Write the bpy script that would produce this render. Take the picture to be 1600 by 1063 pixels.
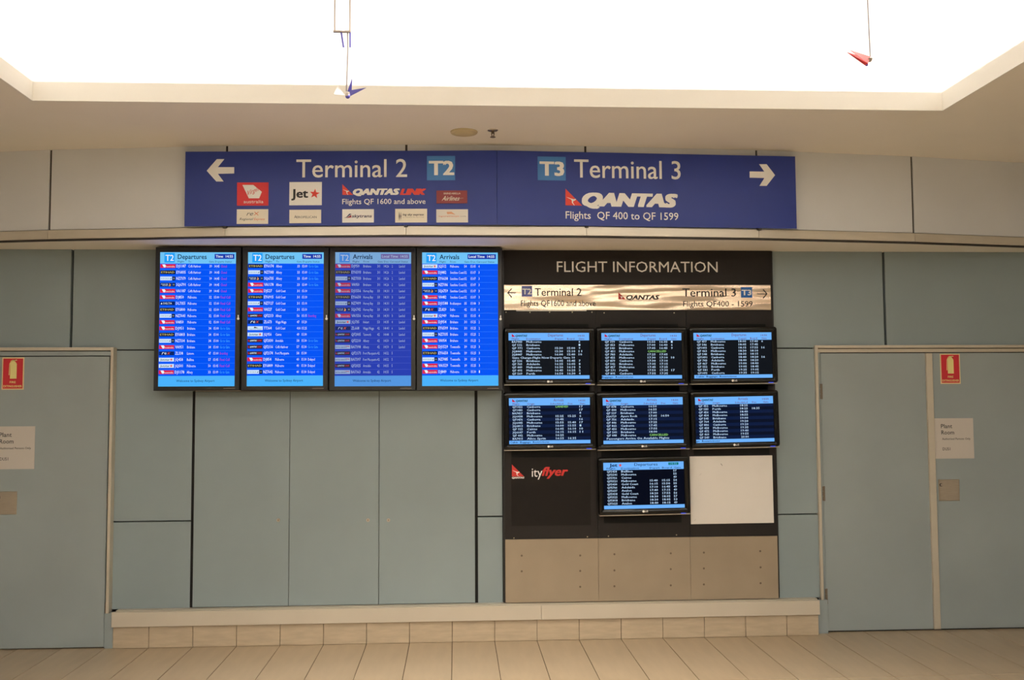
import bpy, bmesh, math, random
from mathutils import Matrix, Vector
random.seed(7)
for o in list(bpy.data.objects):
    bpy.data.objects.remove(o)
scene = bpy.context.scene
COL = scene.collection

# ------------------------------------------------------------------ camera
F_PX, CX, CY = 1556.0, 800.0, 531.5
CAM = Vector((0.0, -7.165, 1.69))
YAW, PITCH, ROLL = 0.0560, 0.0625, -0.0056
_fw = Vector((math.sin(YAW)*math.cos(PITCH), math.cos(YAW)*math.cos(PITCH), math.sin(PITCH)))
_r0 = Vector((math.cos(YAW), -math.sin(YAW), 0)); _u0 = _r0.cross(_fw)
_rt = math.cos(ROLL)*_r0 + math.sin(ROLL)*_u0
_up = -math.sin(ROLL)*_r0 + math.cos(ROLL)*_u0
cam = bpy.data.cameras.new('camera'); cam.sensor_width = 36.0; cam.lens = F_PX*36/1600
cam_o = bpy.data.objects.new('camera', cam); COL.objects.link(cam_o)
m = Matrix.Identity(4)
for i in range(3):
    m[i][0], m[i][1], m[i][2], m[i][3] = _rt[i], _up[i], -_fw[i], CAM[i]
cam_o.matrix_world = m
scene.camera = cam_o

# ------------------------------------------------------------------ world, exposure, big lights
w = bpy.data.worlds.new('world'); scene.world = w; w.use_nodes = True
w.node_tree.nodes['Background'].inputs[0].default_value = (0.9, 0.85, 0.78, 1)
w.node_tree.nodes['Background'].inputs[1].default_value = 0.05
vs = scene.view_settings
vs.view_transform = 'Standard'; vs.look = 'None'; vs.gamma = 1.0; vs.exposure = 0.0
vs.use_curve_mapping = False
COVE_W = (6.6, 27.0)         # watts per metre of hidden cove tube
COVE_COL = (1.0, 0.985, 0.97)

FILL_PANEL = 20.0         # emission strength of the added overhead fill panels
SPOTS = [(-1.7, 120.0), (0.15, 1080.0), (2.0, 140.0)]; SPOT_Y = -2.9; SPOT_COL = (1.0, 0.90, 0.76)
CEIL = 3.41
# light cove, then an unseen copy added behind the camera for frontal light: (x0, x1, y_far, y_near)
COVES = [(-2.393, 2.894, -1.483, -5.60), (-2.393, 2.894, -8.20, -12.30)]

def area_light(name, loc, sx, sy, watts, col, rot=(0, 0, 0)):
    l = bpy.data.lights.new(name, 'AREA'); l.shape = 'RECTANGLE'; l.size = sx; l.size_y = sy
    l.energy = watts; l.color = col
    o = bpy.data.objects.new(name, l); COL.objects.link(o); o.location = loc; o.rotation_euler = rot
    return o

# ------------------------------------------------------------------ helpers
def ray(px, py):
    return _fw + (px-CX)/F_PX*_rt - (py-CY)/F_PX*_up
def hz(px, py, Z):
    d = ray(px, py); t = (Z-CAM.z)/d.z
    return CAM + d*t
def wp(px, py, Y):
    d = ray(px, py); t = (Y-CAM.y)/d.y
    return CAM + d*t

def lin(c):
    c = c/255.0
    return c/12.92 if c <= 0.04045 else ((c+0.055)/1.055)**2.4
def srgb(r, g, b):
    return (lin(r), lin(g), lin(b), 1.0)

MATS = {}
def mat(name, rgb, rough=0.5, metal=0.0, noise=0.0, nscale=6.0, bump=0.0, bscale=40.0, spec=0.5, coat=0.0, stretch=None):
    if name in MATS: return MATS[name]
    M = bpy.data.materials.new(name); M.use_nodes = True; nt = M.node_tree
    b = nt.nodes['Principled BSDF']; c = srgb(*rgb)
    b.inputs['Base Color'].default_value = c
    b.inputs['Roughness'].default_value = rough; b.inputs['Metallic'].default_value = metal
    b.inputs['Specular IOR Level'].default_value = spec
    b.inputs['Coat Weight'].default_value = coat
    if noise or bump:
        tc = nt.nodes.new('ShaderNodeTexCoord'); mp = nt.nodes.new('ShaderNodeMapping')
        nt.links.new(tc.outputs['Object'], mp.inputs['Vector'])
        if stretch: mp.inputs['Scale'].default_value = stretch
    if noise:
        n = nt.nodes.new('ShaderNodeTexNoise'); n.inputs['Scale'].default_value = nscale
        n.inputs['Detail'].default_value = 6
        nt.links.new(mp.outputs[0], n.inputs['Vector'])
        r = nt.nodes.new('ShaderNodeValToRGB')
        r.color_ramp.elements[0].position = 0.3; r.color_ramp.elements[1].position = 0.7
        r.color_ramp.elements[0].color = tuple(x*(1-noise) for x in c[:3])+(1,)
        r.color_ramp.elements[1].color = tuple(min(1, x*(1+noise)) for x in c[:3])+(1,)
        nt.links.new(n.outputs['Fac'], r.inputs['Fac']); nt.links.new(r.outputs['Color'], b.inputs['Base Color'])
    if bump:
        n2 = nt.nodes.new('ShaderNodeTexNoise'); n2.inputs['Scale'].default_value = bscale
        n2.inputs['Detail'].default_value = 3
        nt.links.new(mp.outputs[0], n2.inputs['Vector'])
        bp = nt.nodes.new('ShaderNodeBump'); bp.inputs['Strength'].default_value = bump
        bp.inputs['Distance'].default_value = 0.01
        nt.links.new(n2.outputs['Fac'], bp.inputs['Height']); nt.links.new(bp.outputs[0], b.inputs['Normal'])
    MATS[name] = M
    return M
def emit(name, rgb, strength=1.0, rough=0.3):
    if name in MATS: return MATS[name]
    M = mat(name, (2, 2, 3), rough, spec=0.03)
    b = M.node_tree.nodes['Principled BSDF']
    b.inputs['Emission Color'].default_value = srgb(*rgb); b.inputs['Emission Strength'].default_value = strength
    return M

class MB:
    """collects polygons with materials into one mesh"""
    def __init__(s): s.v = []; s.f = []; s.m = []; s.mats = []
    def mi(s, M):
        if M not in s.mats: s.mats.append(M)
        return s.mats.index(M)
    def add(s, vs, fs, M):
        k = len(s.v); i = s.mi(M); s.v += [tuple(p) for p in vs]
        for f in fs: s.f.append(tuple(k+a for a in f)); s.m.append(i)
    def box(s, x0, x1, y0, y1, z0, z1, M):
        P = [(x0,y0,z0),(x1,y0,z0),(x1,y1,z0),(x0,y1,z0),(x0,y0,z1),(x1,y0,z1),(x1,y1,z1),(x0,y1,z1)]
        s.add(P, [(0,3,2,1),(4,5,6,7),(0,1,5,4),(1,2,6,5),(2,3,7,6),(3,0,4,7)], M)
    def bbox(s, x0, x1, y0, y1, z0, z1, M, b=0.003):
        """box with the four front (-y) edges chamfered"""
        P = [(x0,y1,z0),(x1,y1,z0),(x1,y1,z1),(x0,y1,z1),
             (x0,y0+b,z0),(x1,y0+b,z0),(x1,y0+b,z1),(x0,y0+b,z1),
             (x0+b,y0,z0+b),(x1-b,y0,z0+b),(x1-b,y0,z1-b),(x0+b,y0,z1-b)]
        s.add(P, [(0,3,2,1),(0,1,5,4),(1,2,6,5),(2,3,7,6),(3,0,4,7),(4,5,9,8),(5,6,10,9),(6,7,11,10),(7,4,8,11),(8,9,10,11)], M)
    def tbox(s, x0, x1, y0, y1, z0, z1, M, b=0.003):
        """box with the top edges chamfered"""
        P = [(x0,y0,z0),(x1,y0,z0),(x1,y1,z0),(x0,y1,z0),(x0,y0,z1-b),(x1,y0,z1-b),(x1,y1,z1-b),(x0,y1,z1-b),
             (x0+b,y0+b,z1),(x1-b,y0+b,z1),(x1-b,y1-b,z1),(x0+b,y1-b,z1)]
        s.add(P, [(0,3,2,1),(0,1,5,4),(1,2,6,5),(2,3,7,6),(3,0,4,7),(4,5,9,8),(5,6,10,9),(6,7,11,10),(7,4,8,11),(8,9,10,11)], M)
    def poly(s, pts, y, M):
        """flat face in the xz plane at depth y, facing -y"""
        a = sum(pts[i][0]*pts[(i+1)%len(pts)][1]-pts[(i+1)%len(pts)][0]*pts[i][1] for i in range(len(pts)))
        if a < 0: pts = pts[::-1]
        s.add([(p[0], y, p[1]) for p in pts], [tuple(range(len(pts)))], M)
    def rect(s, x0, z0, x1, z1, y, M):
        s.poly([(x0,z0),(x1,z0),(x1,z1),(x0,z1)], y, M)
    def prism(s, pts, y0, y1, M):
        a = sum(pts[i][0]*pts[(i+1)%len(pts)][1]-pts[(i+1)%len(pts)][0]*pts[i][1] for i in range(len(pts)))
        if a < 0: pts = pts[::-1]
        n = len(pts)
        s.add([(p[0], y0, p[1]) for p in pts]+[(p[0], y1, p[1]) for p in pts],
              [tuple(range(n)), tuple(range(2*n-1, n-1, -1))]+[(i, i+n, (i+1)%n+n, (i+1)%n) for i in range(n)], M)
    def tube(s, a, b, r, M, n=10, r2=None):
        a = Vector(a); b = Vector(b); d = (b-a).normalized(); r2 = r if r2 is None else r2
        u = d.orthogonal().normalized(); v = d.cross(u)
        P = []
        for c, q in ((a, r), (b, r2)):
            for i in range(n):
                t = 2*math.pi*i/n; P.append(c+u*(q*math.cos(t))+v*(q*math.sin(t)))
        s.add(P, [tuple(range(n-1, -1, -1)), tuple(range(n, 2*n))]+[(i, (i+1)%n, (i+1)%n+n, i+n) for i in range(n)], M)
    def ball(s, c, r, M, n=12, k=8, sz=1.0):
        P = []; Fc = []
        for j in range(k+1):
            th = math.pi*j/k
            for i in range(n):
                ph = 2*math.pi*i/n
                P.append((c[0]+r*math.sin(th)*math.cos(ph), c[1]+r*math.sin(th)*math.sin(ph), c[2]+r*sz*math.cos(th)))
        for j in range(k):
            for i in range(n):
                Fc.append((j*n+i, (j+1)*n+i, (j+1)*n+(i+1)%n, j*n+(i+1)%n))
        s.add(P, Fc, M)
    def lathe(s, prof, c, M, n=28):
        """prof: (radius, z) pairs, revolved about vertical axis through c"""
        P = [(c[0]+r*math.cos(2*math.pi*i/n), c[1]+r*math.sin(2*math.pi*i/n), c[2]+z) for r, z in prof for i in range(n)]
        Fc = [(j*n+i, j*n+(i+1)%n, (j+1)*n+(i+1)%n, (j+1)*n+i) for j in range(len(prof)-1) for i in range(n)]
        s.add(P, Fc, M)
    def text(s, string, x0, z0, x1, cap, y, M, bold=0.0, shear=0.0, res=2, align='fit', skew=0.0):
        """string with baseline z0 and cap height cap; fitted to x0..x1, or left aligned when x1 is None"""
        V, Fc, W, L = glyphs(string, bold, shear, res)
        if not V: return
        sx = cap if x1 is None else (x1-x0)/W
        s.gap = min(getattr(s, 'gap', 9), 0.20*sx)
        s.add([(x0+p[0]*sx, y-l, z0+p[1]*cap+p[0]*sx*skew) for p, l in zip(V, L)], Fc, M)
    def words(s, name, parent):
        """one object for each word of the collected lettering"""
        cl = []          # [xmin, xmax, zmin, zmax, faces]
        for i, f in enumerate(s.f):
            X = [s.v[k][0] for k in f]; Z = [s.v[k][2] for k in f]
            cl.append([min(X), max(X), min(Z), max(Z), [i]])
        H = sorted(c[3]-c[2] for c in cl)[-1]
        gap = s.gap
        merged = True
        cl.sort(key=lambda c: c[0]); out = []
        for c in cl:
            hit = [o for o in out if c[0] <= o[1]+gap and c[1] >= o[0]-gap and c[2] <= o[3]+gap*.3 and c[3] >= o[2]-gap*.3]
            for o in hit:
                c = [min(c[0], o[0]), max(c[1], o[1]), min(c[2], o[2]), max(c[3], o[3]), c[4]+o[4]]; out.remove(o)
            out.append(c)
        for c in sorted(out, key=lambda c: (-round(c[2], 2), c[0])):
            w_ = MB(); idx = {}
            for i in c[4]:
                f = s.f[i]
                for k in f:
                    if k not in idx: idx[k] = len(w_.v); w_.v.append(s.v[k])
                w_.f.append(tuple(idx[k] for k in f)); w_.m.append(w_.mi(s.mats[s.m[i]]))
            last = w_.obj(name, parent)
        return last
    def obj(s, name, parent=None, smooth=False, fix=False):
        me = bpy.data.meshes.new(name); me.from_pydata(s.v, [], s.f)
        for M in s.mats: me.materials.append(M)
        me.polygons.foreach_set('material_index', s.m)
        if smooth: me.polygons.foreach_set('use_smooth', [True]*len(s.f))
        if fix:
            bm = bmesh.new(); bm.from_mesh(me); bmesh.ops.recalc_face_normals(bm, faces=bm.faces); bm.to_mesh(me); bm.free()
        me.update()
        o = bpy.data.objects.new(name, me); COL.objects.link(o)
        if parent: o.parent = parent
        return o

_gl = {}
_CAPH = None
def _raw(string, bold, shear, res):
    c = bpy.data.curves.new('lettering', 'FONT'); c.body = string; c.size = 1.0
    c.shear = shear; c.resolution_u = res; c.fill_mode = 'FRONT'
    o = bpy.data.objects.new('lettering', c)
    me = bpy.data.meshes.new_from_object(o)
    V = [(v.co.x, v.co.y) for v in me.vertices]; Fc = []
    for p in me.polygons:
        t = list(p.vertices)
        a = sum(V[t[i]][0]*V[t[(i+1)%len(t)]][1]-V[t[(i+1)%len(t)]][0]*V[t[i]][1] for i in range(len(t)))
        Fc.append(tuple(t if a > 0 else t[::-1]))
    bpy.data.meshes.remove(me); bpy.data.objects.remove(o); bpy.data.curves.remove(c)
    return V, Fc
def glyphs(string, bold, shear, res):
    global _CAPH
    if _CAPH is None:
        V, _ = _raw('H', 0, 0, 1); _CAPH = max(p[1] for p in V)
    k = (string, bold, shear, res)
    if k not in _gl:
        V, Fc = _raw(string, 0, shear, res)
        if V and bold > 0:                    # weight: the same outline struck again, slightly shifted
            n, V0, F0 = len(V), V, Fc; e = bold
            S = [(-e, -e*.6), (e, -e*.6), (e, e*.6), (-e, e*.6)] if res > 1 else [(-e, 0), (e, 0)]
            if e > .04: S += [(0, 0), (-e*.5, -e*.6), (e*.5, -e*.6), (e*.5, e*.6), (-e*.5, e*.6), (-e, 0), (e, 0)]
            V = [(p[0]+dx, p[1]+dy) for dx, dy in S for p in V0]; Fc = [tuple(i+n*k_ for i in f) for k_ in range(len(S)) for f in F0]
            L = [k_*4e-5 for k_ in range(len(S)) for p in V0]
        else: L = [0.0]*len(V)
        if not V: _gl[k] = ([], [], 1, [])
        else:
            x = min(p[0] for p in V)
            V = [((p[0]-x)/_CAPH, p[1]/_CAPH) for p in V]
            _gl[k] = (V, Fc, max(p[0] for p in V), L)
    return _gl[k]

def tag(o, label, cat, group=None):
    o['label'] = label; o['category'] = cat
    if group: o['group'] = group
    return o
def struct(o): o['kind'] = 'structure'; return o

class Frame:
    """a thing's own frame: x along its face, y into the wall, z up; px() turns a photo pixel into local x, z on its face"""
    def __init__(s, loc, rotz=0.0, roll=0.0):
        s.M = Matrix.Translation(Vector(loc)) @ Matrix.Rotation(rotz, 4, 'Z') @ Matrix.Rotation(-roll, 4, 'Y')
        s.I = s.M.inverted()
    def px(s, px, py, y=0.0):
        a = s.I @ CAM; d = s.I.to_3x3() @ ray(px, py)
        t = (y-a.y)/d.y; p = a+d*t
        return p.x, p.z
    def box(s, x0, y0, x1, y1, y=0.0):
        """pixel box -> local x0, z0 (bottom), x1, z1 (top)"""
        xm, ym = (x0+x1)/2, (y0+y1)/2
        return s.px(x0, ym, y)[0], s.px(xm, y1, y)[1], s.px(x1, ym, y)[0], s.px(xm, y0, y)[1]
    def empty(s, name, label, cat, group=None):
        o = bpy.data.objects.new(name, None); COL.objects.link(o); o.matrix_world = s.M; o.empty_display_size = 0.1
        return tag(o, label, cat, group)
    def word(s, parent, string, b, y, M, name='lettering', **k):
        mb = MB(); s.tx(mb, string, b, y, M, **k); return mb.words(name, parent)
    def tx(s, mb, string, b, y, M, **k):
        x0, z0, x1, z1 = s.box(*b); mb.text(string, x0, z0, x1, z1-z0, y, M, **k)
    def rc(s, mb, b, y, M):
        x0, z0, x1, z1 = s.box(*b); mb.rect(x0, z0, x1, z1, y, M)
    def pl(s, mb, pts, y, M):
        mb.poly([s.px(*p) for p in pts], y, M)

# ------------------------------------------------------------------ materials
m_panel = mat('grey_green_laminate', (145, 159, 161), 0.42, noise=0.035, nscale=2.2, bump=0.015, bscale=300)
m_door = mat('grey_green_door_paint', (154, 164, 164), 0.40, noise=0.06, nscale=1.7, bump=0.02, bscale=250)
m_dark = mat('dark_gap', (14, 13, 12), 0.8)
m_fascia = mat('fascia_grey_metal', (222, 224, 226), 0.36, metal=0.05, noise=0.02, nscale=2)
m_joint = mat('joint_channel', (58, 52, 46), 0.6)
m_rail = mat('pale_aluminium_rail', (214, 206, 190), 0.30, metal=0.35, noise=0.03, nscale=4, stretch=(1, 8, 8))
m_alu = mat('door_frame_aluminium', (205, 196, 178), 0.38, metal=0.3, noise=0.03, nscale=8)
m_ceil = mat('ceiling_paint', (243, 237, 226), 0.75, noise=0.02, nscale=1.5)
m_cove = mat('cove_white_paint', (242, 238, 230), 0.8)
m_tile = mat('beige_stone_tile', (176, 157, 130), 0.34, noise=0.07, nscale=2.5, stretch=(6, 1, 6))
m_skirt = mat('beige_skirting_stone', (190, 172, 146), 0.5, noise=0.10, nscale=7, stretch=(1, 1, 5))
m_grout = mat('tile_grout', (96, 80, 62), 0.9)
m_beam = mat('cream_cladding', (204, 193, 175), 0.42, noise=0.03, nscale=3)
m_black = mat('satin_black', (20, 19, 19), 0.35)
m_gloss = mat('piano_black', (6, 6, 6), 0.07, spec=0.4)
m_board = mat('dark_brown_board', (34, 30, 28), 0.55, spec=0.3, noise=0.06, nscale=5)
m_beige = mat('beige_board', (160, 144, 122), 0.5, noise=0.05, nscale=4)
m_white = mat('off_white_panel', (234, 228, 220), 0.5, noise=0.02, nscale=4)
m_blue = mat('sign_blue', (36, 58, 150), 0.40, noise=0.03, nscale=3)
m_swht = mat('sign_white', (250, 248, 244), 0.45)
m_lblue = mat('sign_light_blue', (66, 132, 205), 0.4)
m_red = mat('sign_red', (226, 44, 48), 0.4)
m_ored = mat('sign_orange_red', (232, 62, 40), 0.4)
m_dred = mat('sign_dark_red', (140, 26, 28), 0.3)
m_ink = mat('black_ink', (30, 28, 28), 0.5)
m_grey = mat('grey_ink', (120, 112, 104), 0.5)
m_orng = mat('orange_ink', (220, 110, 50), 0.5)
m_cream = mat('cream_plate', (246, 238, 220), 0.45)
m_steel = mat('brushed_steel', (190, 178, 160), 0.35, metal=0.9, noise=0.06, nscale=20, stretch=(1, 1, 12))
m_screw = mat('screw_head', (110, 95, 78), 0.45, metal=0.4)
m_lscrew = mat('pale_screw_head', (190, 176, 150), 0.4, metal=0.4)
m_silver = mat('silver_strip', (190, 180, 165), 0.3, metal=0.7)
m_hinge = mat('hinge_metal', (128, 116, 100), 0.4, metal=0.5)
m_letter = mat('pale_grey_letters', (240, 236, 230), 0.4)

WALL_Y = 0.07     # face of the wall panels
X_L, X_R, Y_B = -4.80, 5.40, -14.0

# ------------------------------------------------------------------ floor
fl = MB(); fl.box(X_L-0.2, X_R+0.2, Y_B-0.2, 0.40, -0.12, -0.004, m_grout); floor = struct(fl.obj('floor'))
TW, TX0 = 0.3007, -2.138
rows = [(0.115, -1.09)]+[(-1.09-1.2*i, -2.29-1.2*i) for i in range(11)]
cols = [k for k in range(-9, 26) if TX0+k*TW < X_R and TX0+(k+1)*TW > X_L]
def tile_mesh(w_, d_):
    t = MB(); t.tbox(0, w_, -d_, 0, -0.010, 0.0, m_tile, 0.0015); return t
def tile_obj(me, x, y):
    o = bpy.data.objects.new('floor_tile', me); COL.objects.link(o); o.parent = floor; o.location = (x, y, 0); return o
G = 0.0022
m1 = tile_mesh(TW-2*G, 1.205-2*G).obj('floor_tile', floor); m2 = tile_mesh(TW-2*G, 1.2-2*G).obj('floor_tile', floor)
me1, me2 = m1.data, m2.data
bpy.data.objects.remove(m1); bpy.data.objects.remove(m2)
field = MB()
for ri, (ya, yb) in enumerate(rows):
    for k in cols:
        x = TX0+k*TW
        if ri < 4: tile_obj(me1 if ri == 0 else me2, x+G, ya-G)
        else: field.tbox(x+G, x+TW-G, max(yb, Y_B)+G, ya-G, -0.010, 0, m_tile, 0.0015)
fo = field.obj('floor_tile_field', floor); fo['kind'] = 'stuff'

# ------------------------------------------------------------------ front wall, panels
wf = MB(); wf.box(X_L-0.2, X_R+0.2, 0.112, 0.40, 0, 3.9, m_dark); wall = struct(wf.obj('wall_front'))
SOFFIT = 2.80
def wx(px, py, Y=WALL_Y): return wp(px, py, Y).x
def wz(px, py, Y=WALL_Y): return wp(px, py, Y).z
def panel(x0, x1, z0, z1, Y=WALL_Y, M=None, name='wall_panel', parent=wall):
    b = MB(); b.bbox(x0, x1, Y, 0.114, z0, z1, M or m_panel, 0.002); return b.obj(name, parent)
g = 0.004
LEDGE = wz(480, 947.5)                      # bottom of the wall panels, top of the cladding
xA = wx(112, 465); xB = wx(300, 780); xC = wx(175.5, 760); xE0 = wx(746.5, 780); xE1 = wx(785, 780)
zD = wz(240, 547); zJ = wz(240, 815)        # joint heights
xR0 = wx(1213, 800); xR1 = wx(1276, 650); xRJ = wx(1382, 465)
DOOR_TOP = wz(1400, 540)
panel(X_L, xA-0.009, DOOR_TOP-0.02, SOFFIT)
panel(xA+0.009, xB-0.006, zD+g, SOFFIT)
panel(wp(170, 745, 0.0).x, xB-0.006, zJ+g, zD-g)
panel(wp(170, 745, 0.0).x, xB-0.006, LEDGE, zJ-g)
panel(xB+0.006, xE1, wz(500, 611)+0.006, SOFFIT)          # behind the tall monitors
panel(xE0, xE1, zJ+0.010, wz(500, 611))
panel(xE0, xE1, LEDGE, zJ)
panel(xE1+0.002, xR0-0.002, LEDGE, SOFFIT, M=m_dark)      # behind the flight information board
panel(xR0, xRJ-0.009, zD+g, SOFFIT)
panel(xRJ+0.009, X_R, DOOR_TOP-0.02, SOFFIT)
zJ2 = wz(1245, 804)
panel(xR0, xR1+0.012, zJ2+g, zD-g)
panel(xR0, xR1+0.012, LEDGE, zJ2-g)

# ------------------------------------------------------------------ skirting: stone tiles, cream cladding
BX0, BX1 = wp(174, 965, -0.02).x, wp(1281, 945, -0.02).x
zB1 = wp(706, 948.5, -0.02).z; zB0 = wp(706, 971.5, -0.02).z
sk = MB(); sk.box(BX0+0.004, BX1-0.004, 0.012, 0.115, 0, zB0+0.01, m_grout); skirt = struct(sk.obj('baseboard_front'))
xs = [BX0+0.004]+[TX0+k*TW for k in range(0, 17)]
xs = [x for x in xs if x < BX1-0.03]+[BX1-0.004]
for a, b_ in zip(xs[:-1], xs[1:]):
    t = MB(); t.bbox(a+0.0015, b_-0.0015, 0.0, 0.014, 0.001, zB0+0.004, m_skirt, 0.002); t.obj('skirting_tile', skirt)
tr = MB(); tr.box(BX0+0.003, BX1-0.003, 0.0, 0.112, zB0+0.006, zB1-0.004, m_joint); trim2 = struct(tr.obj('trim_2'))
xj = wp(846, 957, -0.02).x
for a, b_ in ((BX0, xj-0.0008), (xj+0.0008, BX1)):
    t = MB(); t.bbox(a, b_, -0.02, 0.0, zB0, zB1, m_beam, 0.002); t.obj('cladding_board', trim2)
t = MB(); t.bbox(BX0+0.02, BX1-0.004, 0.012, 0.112, zB1-0.006, zB1+0.006, m_alu, 0.002); t.obj('ledge_strip', trim2)

# ------------------------------------------------------------------ fascia (convex in plan), its rail, the soffit
def yf(x): return -0.605+0.0255*(x-0.30)**2
FJ = [-4.78, -3.93, -2.73, -1.525, -0.33, 0.87, 2.06, 3.215, 4.37, 5.38]
RAIL_T = hz(700, 352.8, 0).z if False else wp(700, 352.8, yf(-0.05)-0.01).z
def strip(mb, xa, xb, off0, off1, z0, z1, M, gap=0.0):
    """upright slab between two joints, off0 in front of and off1 behind the facet"""
    a = Vector((xa, yf(xa))); b_ = Vector((xb, yf(xb))); d = (b_-a).normalized(); n = Vector((-d.y, d.x))
    a = a+d*gap; b_ = b_-d*gap
    q = [a+n*off0, b_+n*off0, b_+n*off1, a+n*off1]
    mb.add([(p.x, p.y, z0) for p in q]+[(p.x, p.y, z1) for p in q],
           [(0,3,2,1),(4,5,6,7),(0,1,5,4),(1,2,6,5),(2,3,7,6),(3,0,4,7)], M)
fb = MB()
for a, b_ in zip(FJ[:-1], FJ[1:]): strip(fb, a, b_, 0.010, 0.05, SOFFIT+0.004, CEIL, m_joint)
fascia = struct(fb.obj('wall_fascia'))
tr1 = MB()
for a, b_ in zip(FJ[:-1], FJ[1:]): strip(tr1, a, b_, -0.004, 0.03, SOFFIT-0.010, SOFFIT+0.004, m_joint)
trim1 = struct(tr1.obj('trim_1'))
for a, b_ in zip(FJ[:-1], FJ[1:]):
    t = MB(); strip(t, a, b_, 0.0, 0.012, RAIL_T+0.004, CEIL, m_fascia, 0.008); t.obj('fascia_panel', fascia)
    t = MB(); strip(t, a, b_, -0.014, 0.011, SOFFIT, RAIL_T-0.006, m_rail, 0.0008)
    strip(t, a, b_, -0.006, 0.011, RAIL_T-0.006, RAIL_T, m_rail, 0.0008); t.obj('trim_rail', trim1)
so = MB()
for a, b_ in zip(FJ[:-1], FJ[1:]):
    P = [(a, yf(a)+0.02), (b_, yf(b_)+0.02), (b_, 0.2), (a, 0.2)]
    so.add([(x, y, SOFFIT) for x, y in P]+[(x, y, SOFFIT+0.03) for x, y in P],
           [(3,2,1,0),(4,5,6,7),(0,1,5,4),(1,2,6,5),(2,3,7,6),(3,0,4,7)], m_ceil)
struct(so.obj('ceiling_soffit', fix=True))

# ------------------------------------------------------------------ ceiling with its light cove and the added copy
cl = MB(); T = 0.04
ys = [0.40]
UT = 0.018
def slab(x0, x1, y0, y1): cl.box(x0, x1, y0, y1, CEIL, CEIL+T, m_ceil)
ytop = 0.40
for (x0, x1, ya, yb) in COVES:
    slab(X_L-0.2, X_R+0.2, ya+UT, ytop); slab(X_L-0.2, x0-UT, yb-UT, ya+UT); slab(x1+UT, X_R+0.2, yb-UT, ya+UT); ytop = yb-UT
slab(X_L-0.2, X_R+0.2, Y_B-0.2, ytop)
ceiling = struct(cl.obj('ceiling'))
LIP, OUT, TOPZ = 0.110, 0.50, CEIL+1.05
for (x0, x1, ya, yb), cw in zip(COVES, COVE_W):
    u = MB(); t_ = UT
    for (a0, a1, b0, b1) in ((x0-t_, x1+t_, ya, ya+t_), (x0-t_, x1+t_, yb-t_, yb), (x0-t_, x0, yb, ya), (x1, x1+t_, yb, ya)):
        u.box(a0, a1, b0, b1, CEIL, CEIL+LIP, m_cove)
    u.obj('cove_upstand', ceiling)
    d = MB()      # outer walls rising into a rounded vault
    prof = [(OUT, CEIL+T), (OUT, CEIL+0.45), (OUT-0.06, CEIL+0.66), (OUT-0.20, CEIL+0.85), (OUT-0.42, CEIL+0.98), (OUT-0.75, TOPZ)]
    P = []
    for o_, z_ in prof: P += [(x0-o_, yb-o_, z_), (x1+o_, yb-o_, z_), (x1+o_, ya+o_, z_), (x0-o_, ya+o_, z_)]
    Fc = [(j*4+i, j*4+(i+1)%4, (j+1)*4+(i+1)%4, (j+1)*4+i) for j in range(len(prof)-1) for i in range(4)]
    k = (len(prof)-1)*4; Fc.append((k, k+1, k+2, k+3))
    d.add(P, [f[::-1] for f in Fc], m_cove); d.obj('cove_vault', ceiling)
    # hidden fluorescent battens behind the upstand
    zt = CEIL+T+0.05
    m_tube = emit('fluorescent_tube', (255, 240, 214), 6.0)
    for (cx_, cy_, sx, sy) in (((x0+x1)/2, ya+0.12, x1-x0, 0.05), ((x0+x1)/2, yb-0.12, x1-x0, 0.05),
                               (x0-0.12, (ya+yb)/2, 0.05, ya-yb), (x1+0.12, (ya+yb)/2, 0.05, ya-yb)):
        b = MB(); b.box(cx_-sx/2, cx_+sx/2, cy_-sy/2, cy_+sy/2, CEIL+T, CEIL+T+0.03, m_white); b.obj('cove_batten', ceiling)
        area_light('cove_lamp', (cx_, cy_, zt), sx, sy, cw*max(sx, sy), COVE_COL, (math.pi, 0, 0))

# halogen downlights set into the vault roof, lighting the floor before the boards
for x, P in SPOTS:
    b = MB(); b.lathe([(.05, -.004), (.075, -.010), (.082, -.004), (.083, 0.0)], (x, SPOT_Y, TOPZ), m_alu, 20); dl = b.obj('downlight_ring', ceiling)
    b = MB(); b.lathe([(.0005, -.003), (.052, -.003)], (x, SPOT_Y, TOPZ), emit('downlight_lens', (255, 240, 215), 20.0), 20); b.obj('downlight_lens', dl)
    l = bpy.data.lights.new('downlight_beam', 'SPOT'); l.energy = P; l.color = SPOT_COL; l.spot_size = math.radians(88); l.spot_blend = 1.0; l.shadow_soft_size = .05
    o = bpy.data.objects.new('downlight_beam', l); COL.objects.link(o); o.location = (x, SPOT_Y, TOPZ-.02)
# unseen fill panels added to the ceiling to brighten the front wall
m_diff = emit('fill_panel_glow', (255, 252, 247), FILL_PANEL)
for i in range(5):
    x = -3.4+i*1.85
    b = MB(); b.box(x-.62, x+.62, -7.22, -6.58, CEIL-.006, CEIL, m_alu); t_o = b.obj('fill_panel_frame', ceiling)
    b = MB(); b.box(x-.59, x+.59, -7.19, -6.61, CEIL-.008, CEIL-.0055, m_diff); b.obj('fill_panel_face', t_o)

# ------------------------------------------------------------------ the other walls of the hall
for nm, bx in (('wall_left', (X_L-0.2, X_L, Y_B, 0.115, 0, CEIL)), ('wall_right', (X_R, X_R+0.2, Y_B, 0.115, 0, CEIL)),
               ('wall_back', (X_L-0.2, X_R+0.2, Y_B-0.2, Y_B, 0, CEIL))):
    b = MB(); b.box(*bx, mat('hall_wall_paint', (176, 174, 168), 0.6)); struct(b.obj(nm))

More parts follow.
